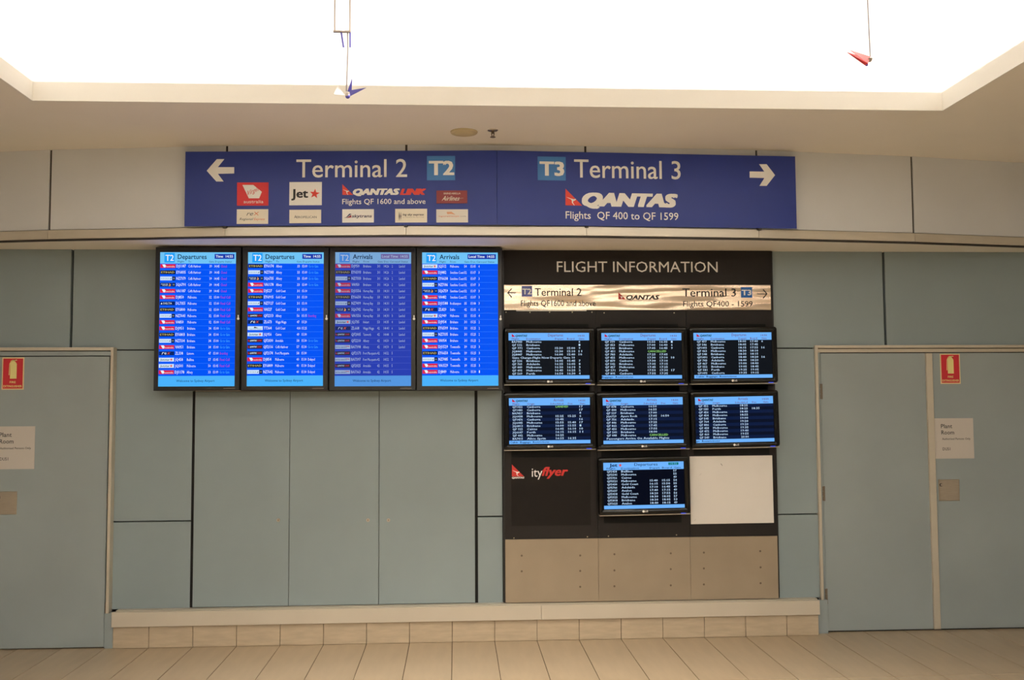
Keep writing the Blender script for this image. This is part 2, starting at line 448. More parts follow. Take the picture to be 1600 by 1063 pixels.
# ------------------------------------------------------------------ plant room doors
def hinge(parent, x, z0, z1, y):
    b = MB(); n = 3; h = (z1-z0)/n
    for i in range(n): b.tube((x, y, z0+i*h+0.001), (x, y, z0+(i+1)*h-0.001), 0.007, m_hinge, 10)
    b.box(x-0.002, x+0.014, y, y+0.006, z0, z1, m_hinge); b.obj('hinge', parent)
# left door: leaf meets the cupboard wall
YD1 = 0.02
xr = wp(167.6, 745, YD1).x; xl = wp(-16, 780, YD1).x; ztop = wp(80, 557.5, YD1).z
fx0, fx1 = wp(169.0, 745, 0.0).x, wp(173.6, 745, 0.0).x; zf = wp(80, 543, 0.0).z; zf2 = wp(80, 548, 0.0).z
fr = MB()
fr.box(X_L, fx1-0.004, 0.062, 0.112, 0, zf-0.005, m_dark); door1 = struct(fr.obj('door_1'))
b = MB(); b.bbox(fx0, fx1, 0.0, 0.07, zB1-0.01, zf, m_alu, 0.002); b.bbox(X_L, fx0, 0.0, 0.07, zf2, zf, m_alu, 0.002); b.obj('frame', door1)
b = MB(); b.bbox(xr+0.004, BX0+0.003, 0.008, 0.06, 0.0, zB1-0.012, m_door, 0.001); b.obj('jamb', door1)
b = MB(); b.bbox(X_L, fx0-0.002, 0.012, 0.06, ztop+0.006, zf2-0.006, m_door, 0.001); b.obj('header_panel', door1)
leaf1 = MB(); leaf1.bbox(xl+0.004, xr, YD1, YD1+0.04, 0.008, ztop, m_door, 0.002); leaf1 = leaf1.obj('leaf', door1)
b = MB(); b.bbox(X_L+0.005, xl-0.004, YD1, YD1+0.04, 0.008, ztop, m_door, 0.002); b.obj('leaf', door1)
for a, c in ((608, 631), (772, 796), (942, 966)): hinge(door1, xr+0.008, wp(168, c, YD1).z, wp(168, a, YD1).z, YD1-0.004)
# right double door
YD2 = 0.085
yfz = 0.045
gx0, gx1 = wp(1278.3, 735, yfz).x, wp(1282.6, 735, yfz).x
xs0 = wp(1287, 780, YD2).x; xa0, xa1 = wp(1453.5, 760, YD2-0.02).x, wp(1463.5, 760, YD2-0.02).x
ztop2 = wp(1400, 552, YD2).z; zg = wp(1400, 539.5, yfz).z; zg2 = wp(1400, 544, yfz).z
xend = 5.345
fr = MB(); fr.box(gx0-0.004, xend+0.05, 0.10, 0.113, 0, zg-0.005, m_dark); door2 = struct(fr.obj('door_2'))
b = MB(); b.bbox(gx0, gx1, yfz, 0.10, zB1-0.01, zg, m_alu, 0.002); b.bbox(gx1, xend+0.05, yfz, 0.10, zg2, zg, m_alu, 0.002); b.obj('frame', door2)
b = MB(); b.bbox(gx0+0.002, xs0-0.003, 0.078, 0.10, 0, zg2-0.004, m_door, 0.001); b.bbox(BX1-0.003, xs0-0.003, 0.05, 0.078, 0, zB1-0.012, m_door, 0.001); b.obj('jamb', door2)
b = MB(); b.bbox(gx1+0.002, xend, 0.075, 0.10, ztop2+0.006, zg2-0.004, m_alu, 0.001); b.obj('header_panel', door2)
xm_ = (xa0+xa1)/2
b = MB(); b.bbox(xs0, xm_-0.002, YD2, YD2+0.02, 0.010, ztop2, m_door, 0.002); b.obj('leaf', door2)
leafR = MB(); leafR.bbox(xm_+0.002, xend, YD2, YD2+0.02, 0.010, ztop2, m_door, 0.002); leafR.obj('leaf', door2)
b = MB(); b.bbox(xa0, xa1, YD2-0.02, YD2, 0.012, ztop2-0.002, m_alu, 0.003); b.obj('astragal', door2)
for px_, a, c in ((1280.5, 600, 624), (1284, 760, 783), (1288, 920, 944)): hinge(door2, xs0-0.004, wp(px_, c, YD2).z, wp(px_, a, YD2).z, YD2-0.006)
def lock_plate(parent, x0, y0, x1, y1, Y, hole):
    A = wp(x0, (y0+y1)/2, Y).x; B = wp(x1, (y0+y1)/2, Y).x; z1 = wp((x0+x1)/2, y0, Y).z; z0 = wp((x0+x1)/2, y1, Y).z
    b = MB(); b.bbox(A, B, Y-0.006, Y+0.001, z0, z1, m_steel, 0.003); p = b.obj('lock_plate', parent)
    q = wp(*hole, Y-0.007); b = MB(); b.tube((q.x, Y-0.0085, q.z), (q.x, Y-0.005, q.z), 0.012, m_ink, 16)
    b.tube((q.x+0.003, Y-0.0095, q.z), (q.x+0.003, Y-0.005, q.z), 0.0085, m_steel, 16); b.obj('keyhole', p)
lock_plate(door1, -7, 768.3, 26.5, 804.4, YD1, (-2, 778))
lock_plate(door2, 1466.5, 749.4, 1499, 782.8, YD2, (1470.5, 758))

def fire_sign(x0, y0, x1, y1, Y, where):
    c = wp((x0+x1)/2, y1, Y); fr = Frame((c.x, Y, c.z)); a0, b0, a1, b1 = fr.box(x0, y0, x1, y1)
    o = fr.empty('fire_extinguisher_sign', where, 'sign')
    W, H = a1-a0, b1-b0
    b = MB(); b.box(a0, a1, -0.003, 0, b0, b1, mat('pale_yellow_edge', (236, 214, 160), 0.4)); b.obj('plate', o)
    b = MB(); b.rect(a0+W*.05, b0+H*.035, a1-W*.05, b1-H*.035, -0.0034, mat('safety_red', (205, 40, 52), 0.4)); b.obj('red_field', o)
    U = lambda u: a0+W*u
    V = lambda v: b1-H*v
    e = MB(); pale = mat('pale_yellow_print', (238, 226, 150), 0.4)
    body = [(U(.37),V(.66)),(U(.37),V(.20)),(U(.43),V(.13)),(U(.60),V(.13)),(U(.67),V(.20)),(U(.67),V(.66))]
    e.poly(body, -0.0038, pale)
    e.rect(U(.45), V(.13), U(.58), V(.075), -0.0038, pale)
    e.poly([(U(.40),V(.10)),(U(.66),V(.065)),(U(.68),V(.095)),(U(.45),V(.12))], -0.0038, pale)
    e.poly([(U(.31),V(.55)),(U(.33),V(.20)),(U(.41),V(.10)),(U(.43),V(.12)),(U(.36),V(.21)),(U(.345),V(.55))], -0.0038, pale)
    e.obj('extinguisher_symbol', o)
    t = MB()
    t.text('FIRE', U(.36), V(.80), U(.64), H*.065, -0.0038, pale, bold=.02); t.text('EXTINGUISHER', U(.08), V(.925), U(.92), H*.065, -0.0038, pale, bold=.02)
    t.words('lettering', o)
fire_sign(3.3, 558.7, 37.7, 609.2, YD1, 'red fire extinguisher sign on the plant room door beside the tall monitors')
fire_sign(1469, 553, 1500, 600, YD2, 'red fire extinguisher sign on the plant room door nearer the white blank panel')

def plant_sign(x0, y0, x1, y1, Y, where):
    c = wp((x0+x1)/2, y1, Y); fr = Frame((c.x, Y, c.z)); a0, b0, a1, b1 = fr.box(x0, y0, x1, y1)
    o = fr.empty('plant_room_sign', where, 'sign'); W, H = a1-a0, b1-b0
    b = MB(); b.box(a0, a1, -0.003, 0, b0, b1, mat('notice_plate', (206, 198, 188), 0.45)); b.obj('plate', o)
    t = MB(); U = lambda u: a0+W*u
    V = lambda v: b1-H*v
    for s_, u0, u1, vb, h in (('Plant', .165, .455, .245, .10), ('Room', .17, .50, .40, .10), ('Authorised Persons Only', .185, .915, .535, .05), ('DU51', .19, .385, .795, .07)):
        t.text(s_, U(u0), V(vb), U(u1), H*h, -0.0035, m_ink, bold=.008)
    t.words('lettering', o)
plant_sign(-12, 666.5, 54.3, 733.4, YD1, 'white plant room notice on the door beside the tall monitors')
plant_sign(1460.5, 653.8, 1521, 716.8, YD2, 'white plant room notice on the door with the pale centre strip')

# ------------------------------------------------------------------ cupboard
YC = 0.062
c = wp(522, 946, YC); fr = Frame((c.x, YC, c.z))
cup = fr.empty('wall_cupboard', 'grey green built-in cupboard with three tall doors under the tall monitors', 'cupboard')
zc0, zc1 = fr.px(522, 945.8)[1], fr.px(522, 611.5)[1]
cx0, cx1 = fr.px(302.5, 780)[0], fr.px(742.3, 780)[0]
b = MB(); b.box(cx0-0.02, cx1+0.02, 0.012, 0.051, zc0-0.004, zc1+0.004, m_dark); b.obj('carcass', cup)
edges = [cx0, fr.px(452, 780)[0], fr.px(592, 780)[0], cx1]
for i in range(3):
    b = MB(); b.bbox(edges[i]+0.0018, edges[i+1]-0.0018, 0, 0.018, zc0, zc1, m_panel, 0.0015); d = b.obj('door', cup)
    lx, lz = fr.px((435, 575, 607)[i], 813)
    k = MB(); k.tube((lx, -0.006, lz), (lx, 0.002, lz), 0.0125, m_steel, 18); k.box(lx-0.0015, lx+0.0015, -0.0066, -0.005, lz-0.006, lz+0.006, m_ink)
    k.obj('lock', d)
b = MB(); b.box(cx0, cx1, 0.004, 0.03, zc1+0.003, zc1+0.008, m_alu); b.obj('top_edge', cup)

# ------------------------------------------------------------------ tall monitors
def E(n, rgb, s=1.0): return emit('screen_'+n, rgb, s)
def star(cx_, cz, r, k=0.42):
    return [(cx_+(r if i % 2 == 0 else r*k)*math.sin(i*math.pi/5+0.12), cz+(r if i % 2 == 0 else r*k)*math.cos(i*math.pi/5+0.12)) for i in range(10)]
def starfaces(mb, cx_, cz, r, y, M):
    P = star(cx_, cz, r)
    mb.add([(cx_, y, cz)]+[(p[0], y, p[1]) for p in P], [(0, (i+1)%10+1, i+1) for i in range(10)], M)
def logo(kind, parent, x, z, Wl, Hl, y, d):
    """small airline logo box; x, z its lower left corner"""
    mb = MB(); R = lambda u0, v0, u1, v1, M, k=0: mb.rect(x+u0*Wl, z+v0*Hl, x+u1*Wl, z+v1*Hl, y-0.0003*k, M)
    Tt = lambda s_, u0, v0, u1, h, M, **kw: mb.text(s_, x+u0*Wl, z+v0*Hl, x+u1*Wl, h*Hl, y-0.0006, M, res=1, **kw)
    wht, blk = E('white'+d, (235, 242, 250) if not d else (170, 185, 215)), E('black'+d, (16, 22, 40) if not d else (40, 42, 62))
    red = E('logo_red'+d, (220, 36, 72) if not d else (172, 54, 84)); gold = E('gold'+d, (196, 178, 120) if not d else (150, 140, 110))
    pale = E('pale'+d, (206, 228, 250) if not d else (150, 170, 205)); navy = E('navy'+d, (10, 36, 96) if not d else (30, 40, 96))
    if kind == 'V':
        R(0, 0, 1, 1, red)
        mb.poly([(x+.12*Wl, z+.95*Hl), (x+.30*Wl, z+.95*Hl), (x+.38*Wl, z+.5*Hl), (x+.33*Wl, z+.12*Hl), (x+.22*Wl, z+.15*Hl)], y-0.0003, wht)
        Tt('australia', .40, .2, .95, .42, wht)
    elif kind == 'E':
        R(0, 0, 1, 1, blk); Tt('ETIHAD', .05, .25, .95, .5, gold, bold=.02)
    elif kind == 'N':
        R(0, 0, .78, 1, pale); R(.80, 0, 1, 1, blk); Tt('AIR NEW ZEALAND', .04, .32, .62, .3, E('greytext', (90, 110, 140))); 
        mb.poly([(x+.64*Wl, z+.3*Hl), (x+.74*Wl, z+.75*Hl), (x+.72*Wl, z+.3*Hl)], y-0.0005, navy)
        starfaces(mb, x+.90*Wl, z+.5*Hl, Hl*.36, y-0.0005, E('greystar', (120, 130, 150)))
    elif kind == 'S':
        R(0, 0, .78, 1, navy); R(.80, 0, 1, 1, blk); Tt('SINGAPORE', .06, .52, .52, .26, wht); Tt('AIRLINES', .14, .18, .52, .26, wht)
        mb.poly([(x+.56*Wl, z+.1*Hl), (x+.68*Wl, z+.1*Hl), (x+.70*Wl, z+.5*Hl), (x+.60*Wl, z+.95*Hl), (x+.62*Wl, z+.5*Hl)], y-0.0005, E('orange', (230, 160, 90)))
        starfaces(mb, x+.90*Wl, z+.5*Hl, Hl*.36, y-0.0005, E('greystar', (120, 130, 150)))
    elif kind == 'D':
        R(0, 0, 1, 1, navy); mb.poly([(x+.06*Wl, z+.25*Hl), (x+.18*Wl, z+.25*Hl), (x+.12*Wl, z+.75*Hl)], y-0.0005, wht); Tt('DELTA', .24, .25, .80, .5, wht)
    elif kind == 'R':
        R(0, 0, 1, 1, navy); Tt('re', .18, .2, .50, .9, wht, shear=.3); Tt('x', .52, .2, .75, .9, E('orangered', (220, 90, 50)), shear=.3)
    elif kind == 'Q':
        R(0, 0, 1, 1, E('charcoal'+d, (46, 44, 56) if not d else (44, 46, 66))); mb.poly([(x+.04*Wl, z+.3*Hl), (x+.15*Wl, z+.3*Hl), (x+.04*Wl, z+.8*Hl)], y-0.0005, red)
        Tt('QANTAS', .16, .32, .62, .4, wht, bold=.03, shear=.25); Tt('LINK', .63, .32, .95, .4, red, bold=.03, shear=.25)
    elif kind == 'J':
        R(0, 0, 1, 1, pale); Tt('Jetstar', .10, .25, .72, .5, blk, bold=.02); starfaces(mb, x+.82*Wl, z+.5*Hl, Hl*.42, y-0.0005, E('starred', (230, 70, 50)))
    elif kind == 'T':
        R(0, 0, 1, 1, pale); Tt('tigerairways', .10, .15, .92, .3, E('greytext', (90, 110, 140))); mb.poly([(x+.4*Wl, z+.5*Hl), (x+.7*Wl, z+.55*Hl), (x+.45*Wl, z+.9*Hl)], y-0.0005, blk)
    elif kind == 'B':
        R(0, 0, 1, 1, pale); Tt('BRITISH AIRWAYS', .04, .25, .78, .34, navy, bold=.01); mb.poly([(x+.55*Wl, z+.85*Hl), (x+.97*Wl, z+.65*Hl), (x+.90*Wl, z+.5*Hl)], y-0.0005, red)
    mb.obj('airline_logo', parent)

YP = -0.14
DEP1 = [('V','DJ1187'),('E','EY6835'),('N','NZ7379'),('S','SQ6791'),('V','VA1187'),('V','DJ850'),('D','DL7355'),('E','EY6800'),('N','NZ7641'),('V','VA850'),
        ('V','DJ951'),('E','EY6803'),('N','NZ7334'),('V','VA951'),('R','ZL338'),('J','JQ458'),('J','JQ501'),('V','DJ1178')]
c1 = ['Coffs Harbour']*5+['Melbourne']*5+['Brisbane']*4+['Lismore','Ballina','Melbourne','Albury']
g1 = ['39']*5+['32']*5+['34']*4+['47','57','50','33']
t1 = ['14:45']*5+['15:00']*10+['15:05']*2+['15:09']
s1 = ['Closed']*5+['Final Call']*5+['Go to Gate']*4+['Boarding','Final Call','Final Call','Go to Gate']
DEP2 = [('E','EY6174'),('N','NZ7383'),('S','SQ6735'),('V','VA1178'),('V','DJ527'),('E','EY6915'),('N','NZ7127'),('V','VA527'),('Q','QF2213'),('R','ZL673'),
        ('T','TT364'),('J','JQ956'),('Q','QF2030'),('Q','QF2116'),('Q','QF2174'),('V','DJ854'),('E','EY6809'),('N','NZ7642')]
c2 = ['Albury']*4+['Gold Coast']*4+['Albury','Wagga Wagga','Gold Coast','Cairns','Armidale','Coffs Harbour','Port Macquarie']+['Melbourne']*3
g2 = ['33']*4+['31']*4+['56','47','41A','49','58','57','58']+['40']*3
t2 = ['15:09']*4+['15:10']*4+['15:15','15:20','15:25']+['15:30']*7
s2 = ['Go to Gate']*4+['']*4+['Boarding','','','','Go to Gate','Go to Gate','']+['Delayed']*3
ARR1 = [('V','DJ950'),('E','EY6593'),('N','NZ7333'),('V','VA950'),('V','DJ1556'),('E','EY6630'),('N','NZ7499'),('S','SQ6742'),('V','VA1556'),('J','JQ735'),
        ('R','ZL668'),('Q','QF2005'),('Q','QF2210'),('B','BA7398'),('Q','QF2171'),('B','BA7397'),('Q','QF2025'),('B','BA7363')]
c3 = ['Brisbane']*4+['Hervey Bay']*5+['Hobart','Wagga Wagga','Tamworth','Albury','Albury','Port Macquarie','Port Macquarie','Armidale','Armidale']
g3 = ['31']*4+['33']*5+['53']+['42']*8
t3 = ['14:26']*4+['14:31']*5+['14:35','14:41','14:44','14:50','14:50','14:52','14:52','14:55','14:55']
k3 = ['2']*4+['3']*5+['4','6']+['5']*7
s3 = ['Landed']*14+['']*4
ARR2 = [('J','JQ512'),('V','DJ482'),('E','EY6638'),('N','NZ7186'),('S','SQ6759'),('V','VA482'),('V','DJ1588'),('R','ZL829'),('J','JQ949'),('V','DJ954'),
        ('E','EY6599'),('N','NZ7335'),('V','VA954'),('V','DJ1529'),('E','EY6650'),('N','NZ7485'),('V','VA1529'),('V','DJ849')]
c4 = ['Melbourne']+['Sunshine Coast']*5+['Rockhampton','Dubbo','Melbourne']+['Brisbane']*4+['Townsville']*4+['Melbourne']
g4 = ['54']+['32']*5+['35','42','55']+['31']*4+['39']*4+['33']
t4 = ['15:05']+['15:07']*5+['15:08','15:15','15:15']+['15:25']*8+['15:30']
k4 = ['4']+['3']*5+['3','6','4']+['2']*4+['3']*4+['1']
s4 = ['']*18
def tall_monitor(outer, disp, arr, rows_, cs, gs, ts, ks, ss, dim, label):
    ox0, oy0, ox1, oy1 = outer
    c = wp((ox0+ox1)/2, oy1, YP); fr = Frame((c.x, YP, c.z))
    a0, b0, a1, b1 = fr.box(*outer); d0, e0, d1, e1 = fr.box(*disp)
    b1 = min(b1, SOFFIT-0.014-c.z)
    o = fr.empty('tall_monitor', label, 'monitor', 'tall portrait monitors above the cupboard')
    D = 'dim' if dim else ''  # dim set: darker picture, with reflected haze put into the screen colours
    b = MB()    # bezel ring around a recessed display
    P = [(a0,b0),(a1,b0),(a1,b1),(a0,b1)]; Q = [(d0,e0),(d1,e0),(d1,e1),(d0,e1)]; ch = 0.004
    Pi = [(a0+ch,b0+ch),(a1-ch,b0+ch),(a1-ch,b1-ch),(a0+ch,b1-ch)]
    V = [(p[0], ch, p[1]) for p in P]+[(p[0], 0, p[1]) for p in Pi]+[(p[0], 0, p[1]) for p in Q]+[(p[0], .012, p[1]) for p in Q]+[(p[0], .11, p[1]) for p in P]
    Fc = []
    for i in range(4):
        j = (i+1) % 4
        Fc += [(i, j, 4+j, 4+i), (4+i, 4+j, 8+j, 8+i), (8+i, 8+j, 12+j, 12+i), (16+i, 16+j, j, i)]
    Fc += [(16, 19, 18, 17), (12, 13, 14, 15)]
    b.add(V, Fc, m_black); b.obj('bezel', o)
    b = MB(); b.box(a0+.12, a1-.12, .108, 0.206, b0+.25, b1-.2, m_black); b.obj('wall_mount', o)
    b = MB(); W, H = d1-d0, e1-e0
    U = lambda u: d0+W*u
    Vv = lambda v: e1-H*v
    y0 = 0.008
    body = E('blue'+D, (0, 84, 246) if not dim else (40, 62, 176)); hdr = E('header'+D, (112, 196, 246) if not dim else (122, 168, 214))
    foot = E('footer'+D, (74, 178, 252) if not dim else (84, 150, 224)); wht = E('white'+D, (235, 242, 250) if not dim else (170, 185, 215))
    ink = E('ink', (12, 30, 66)); line = E('line'+D, (60, 140, 252) if not dim else (84, 104, 196))
    b.box(d0, d1, y0, y0+.003, e0, e1, body); disp_o = b.obj('display', o)
    b = MB(); b.rect(U(0), Vv(.085), U(1), Vv(0), y0-.0004, hdr)
    b.rect(U(.055), Vv(.077), U(.19), Vv(.006), y0-.0008, E('cyan'+D, (30, 160, 248) if not dim else (70, 132, 212)))
    b.text('T2', U(.068), Vv(.064), U(.178), H*.044, y0-.0012, wht, bold=.015)
    b.text('Arrivals' if arr else 'Departures', U(.23), Vv(.050), U(.49 if arr else .61), H*.034, y0-.0012, ink, bold=.012)
    tx0 = .60 if arr else .715
    b.rect(U(tx0), Vv(.049), U(.975), Vv(.012), y0-.0008, E('timebox'+D, (30, 60, 170) if not dim else (110, 100, 160)))
    b.text('Local Time  14:55' if arr else 'Time  14:55', U(tx0+.015), Vv(.039), U(.955), H*.018, y0-.0012, wht, bold=.015)
    for s_, u0, u1 in ((('Flight', .23, .315), ('From', .37, .445), ('Gate Due Carousel Status', .555, .955)) if arr else (('Flight', .23, .315), ('To', .37, .41), ('Gate Departs Status', .64, .94))):
        b.text(s_, U(u0), Vv(.076), U(u1), H*.013, y0-.0012, ink, res=1)
    b.obj('header', disp_o)
    b = MB(); b.rect(U(0), Vv(1), U(1), Vv(.922), y0-.0004, foot); b.text('Welcome to Sydney Airport', U(.235), Vv(.967), U(.735), H*.017, y0-.0012, ink); b.obj('footer', disp_o)
    b = MB(); rh = (.922-.085)/18
    mag, cy = E('magenta', (182, 52, 190)), E('cyantext', (70, 176, 250))
    for i in range(18):
        v = .085+rh*i; vb = v+rh*.62; h = H*rh*.46
        b = MB()
        if i: b.rect(U(0), Vv(v+.0008), U(1), Vv(v-.0008), y0-.0004, line); b.obj('row_line', disp_o)
        b = MB()
        k, fno = rows_[i]
        b.text(fno, U(.215), Vv(vb), U(.215+.0205*len(fno)), h, y0-.0008, wht, bold=.012, res=1)
        b.text(cs[i], U(.37), Vv(vb), U(.37+.0128*len(cs[i])), h*.9, y0-.0008, wht, res=1)
        gx, tx_ = (.555, .64) if arr else (.65, .715)
        b.text(gs[i], U(gx), Vv(vb), U(gx+.016*len(gs[i])), h*.9, y0-.0008, wht, res=1)
        b.text(ts[i], U(tx_), Vv(vb), U(tx_+.066), h*.9, y0-.0008, wht, res=1)
        if ks: b.text(ks[i], U(.745), Vv(vb), U(.757), h*.9, y0-.0008, wht, res=1)
        if ss[i]:
            M = wht if ss[i] in ('Landed', 'Delayed') else cy if ss[i] == 'Go to Gate' else mag
            b.text(ss[i], U(.84 if arr else .80), Vv(vb), U((.84 if arr else .80)+.0128*len(ss[i])), h*.9, y0-.0008, M, res=1)
        b.words('flight_entry', disp_o)
    for i in range(18):
        v = .085+rh*i; logo(rows_[i][0], disp_o, U(.004), Vv(v+rh*.70), W*.198, H*rh*.60, y0-.0006, D)
    kx, kz = a1-.014, (b0+b1)/2+.003
    b = MB(); wm = mat('white_sticker', (240, 240, 238), 0.4)
    b.prism([(kx-.0035, kz), (kx+.0035, kz), (kx+.0035, kz+.022), (kx-.0035, kz+.022)], -.002, .001, wm)
    b.tube((kx, -.0022, kz-.004), (kx, .001, kz-.004), .0085, wm, 16); b.obj('key_tab', o)
    b = MB(); b.box(a1-.11, a1-.03, -.001, .001, b0+.012, b0+.017, m_grey); b.obj('maker_badge', o)
tall_monitor((241.3, 386.5, 375.4, 610.6), (248.3, 394.2, 367.6, 604), False, DEP1, c1, g1, t1, None, s1, False, 'tall departures monitor whose first row is a Coffs Harbour flight')
tall_monitor((377.5, 386, 513.3, 610.6), (386.3, 394.2, 505.2, 603.5), False, DEP2, c2, g2, t2, None, s2, False, 'tall departures monitor whose first row is an Albury flight')
tall_monitor((514.3, 385.5, 650, 610.6), (523.2, 394.2, 642.3, 603.7), True, ARR1, c3, g3, t3, k3, s3, True, 'tall arrivals monitor with a dim blue picture washed out by reflected haze')
tall_monitor((650.8, 385.5, 785.3, 610.6), (659.5, 394.6, 778.3, 603.2), True, ARR2, c4, g4, t4, k4, s4, False, 'tall arrivals monitor with a bright blue picture')

# ------------------------------------------------------------------ flight information board
YB = 0.03
c = wp(1000, 944, YB); fr = Frame((c.x, YB, c.z)); FB = fr
board = fr.empty('flight_information_board', 'dark flight information board with beige lower panels, carrying the landscape monitors', 'board')
L = fr.px(788.5, 650)[0]; Rr = fr.px(1210.5, 650)[0]; z_t = SOFFIT-c.z-0.002; z_m = fr.px(1000, 840.5)[1]; z_b = fr.px(1000, 939)[1]
b = MB(); b.box(L-0.012, Rr+0.012, 0.012, 0.038, z_b, z_t, m_black); b.obj('backing', board)
colx = [L, fr.px(932, 600)[0], fr.px(1074, 600)[0], Rr]
zs_ = fr.px(1000, 485)[1]
b = MB(); b.bbox(L, Rr, 0, 0.014, zs_, z_t, m_board, 0.001); b.obj('header_panel', board)
b = MB(); fr.tx(b, 'FLIGHT INFORMATION', (870, 409, 1121.2, 425.3), -0.0006, m_letter, bold=0.0); b.words('lettering', board)
for i in range(3):
    b = MB(); b.bbox(colx[i]+(.001 if i else 0), colx[i+1]-(.001 if i < 2 else 0), 0, 0.014, z_m+0.001, zs_-0.001, m_board, 0.001); b.obj('dark_panel', board)
    b = MB(); b.bbox(colx[i]+(.0005 if i else 0), colx[i+1]-(.0005 if i < 2 else 0), 0.0, 0.014, z_b, z_m-0.001, m_beige, 0.0015); b.obj('beige_panel', board)
slot_m = mat('slot_shade', (5, 5, 5), 0.9)  # flat black plates stand in for the shade inside open slots
for (x0, y0, x1, y1) in ((796, 506.6, 920, 611), (939, 506.6, 1060, 611), (1079, 506.6, 1197, 609), (799, 604, 922, 715), (939, 604, 1063, 714), (1083, 602, 1201, 711), (943, 716, 1064, 817.5)):
    q = fr.box(x0, y0, x1, y1); b = MB(); b.box(q[0], q[2], -0.0006, 0.004, q[1], q[3], slot_m); b.obj('slot', board)
def screws(pts, y, r, M):
    me = None
    for p in pts:
        x, z = FB.px(*p)
        if me is None:
            k = MB(); k.tube((0, -.0012, 0), (0, .002, 0), r, M, 10); o = k.obj('screw', board); me = o.data
        else:
            o = bpy.data.objects.new('screw', me); COL.objects.link(o); o.parent = board
        o.location = (x, y, z)
Zp = lambda x, y: (780+x/3.5556, 690+y/3.5556)
screws([Zp(*p) for p in ((125,635),(125,722),(450,634),(450,720),(450,808),(640,627),(640,717),(640,805),(953,622),(953,710),(953,800),(1137,618),(1137,706),(1137,795),(1450,610),(1452,700),(1452,788))], 0, .0075, m_screw)
Zq = lambda x, y: (780+x/3.5556, 380+y/3.5556)
screws([Zq(*p) for p in ((38,384),(171,385),(280,384),(406,384),(515,384),(583,388),(972,388))]+[Zp(*p) for p in ((82,537),(490,530),(607,527),(985,520))], 0, .0045, m_lscrew)

# brushed metal direction strip
YS = YB-0.012
c = wp(995, 484.8, YS); fr = Frame((c.x, YS, c.z))
sg = fr.empty('metal_direction_sign', 'long polished metal direction strip below the flight information heading', 'sign')
m_wavy = mat('polished_wavy_metal', (232, 208, 182), 0.24, metal=0.95)
nt = m_wavy.node_tree; tc = nt.nodes.new('ShaderNodeTexCoord'); mp = nt.nodes.new('ShaderNodeMapping'); mp.inputs['Scale'].default_value = (1.6, 1, 9)
nz = nt.nodes.new('ShaderNodeTexNoise'); nz.inputs['Scale'].default_value = 1.3; nz.inputs['Detail'].default_value = 1.0
bp = nt.nodes.new('ShaderNodeBump'); bp.inputs['Strength'].default_value = 1.0; bp.inputs['Distance'].default_value = 0.020
nt.links.new(tc.outputs['Object'], mp.inputs['Vector']); nt.links.new(mp.outputs[0], nz.inputs['Vector'])
nt.links.new(nz.outputs['Fac'], bp.inputs['Height']); nt.links.new(bp.outputs[0], nt.nodes['Principled BSDF'].inputs['Normal'])
q = fr.box(787.5, 445.3, 1204.5, 484.6)
b = MB(); b.bbox(q[0], q[2], 0, 0.0106, q[1], q[3], m_wavy, 0.001); b.obj('plate', sg)
q2 = fr.box(806.7, 484.4, 916.4, 486.2); b = MB(); b.box(q2[0], q2[2], 0.002, 0.0105, q2[1], q2[3], m_white); b.obj('packing_strip', sg)
y_ = -0.0005
for s_, bx in (('Terminal 2', (835.4, 450.6, 908.8, 462.4)), ('Flights QF1600 and above', (813.8, 469.6, 930.5, 478.4)),
               ('Terminal 3', (1066.3, 451, 1149.9, 463.5)), ('Flights QF400 - 1599', (1067.4, 470.8, 1176, 479))):
    fr.word(sg, s_, bx, y_, m_ink, bold=.008)
def badge(fr, parent, box, tbox, s_, M, y, bold=.03):
    b = MB(); fr.rc(b, box, y, M); p = b.obj('terminal_badge', parent)
    b = MB(); fr.tx(b, s_, tbox, y-.0006, m_swht, bold=bold); b.obj('lettering', p)
badge(fr, sg, (815.2, 447, 831.5, 463.6), (816.2, 451.5, 830.5, 460), 'T2', mat('faded_violet_blue', (96, 106, 176), 0.4), y_)
badge(fr, sg, (1157.7, 448.9, 1175.2, 465.3), (1158.7, 453.2, 1174, 461.4), 'T3', mat('badge_blue', (24, 104, 190), 0.4), y_)
def thin_arrow(fr, parent, tip, tail, y, M, h=7.3, w=1.1):
    b = MB(); s_ = 1 if tail[0] > tip[0] else -1
    fr.pl(b, [(tip[0]+s_*.8, tip[1]-w*.6), (tail[0], tail[1]-w*.6), (tail[0], tail[1]+w*.6), (tip[0]+s_*.8, tip[1]+w*.6)], y, M)
    for k in (-1, 1):
        fr.pl(b, [(tip[0], tip[1]), (tip[0]+s_*h*.85, tip[1]+k*h), (tip[0]+s_*(h*.85+1.4), tip[1]+k*(h-1.0)), (tip[0]+s_*1.7, tip[1])], y-.0002*(k+2), M)
    b.obj('arrow', parent)
thin_arrow(fr, sg, (792.6, 457.8), (806, 457.8), y_, m_ink); thin_arrow(fr, sg, (1199.2, 459.3), (1183, 459.3), y_, m_ink)
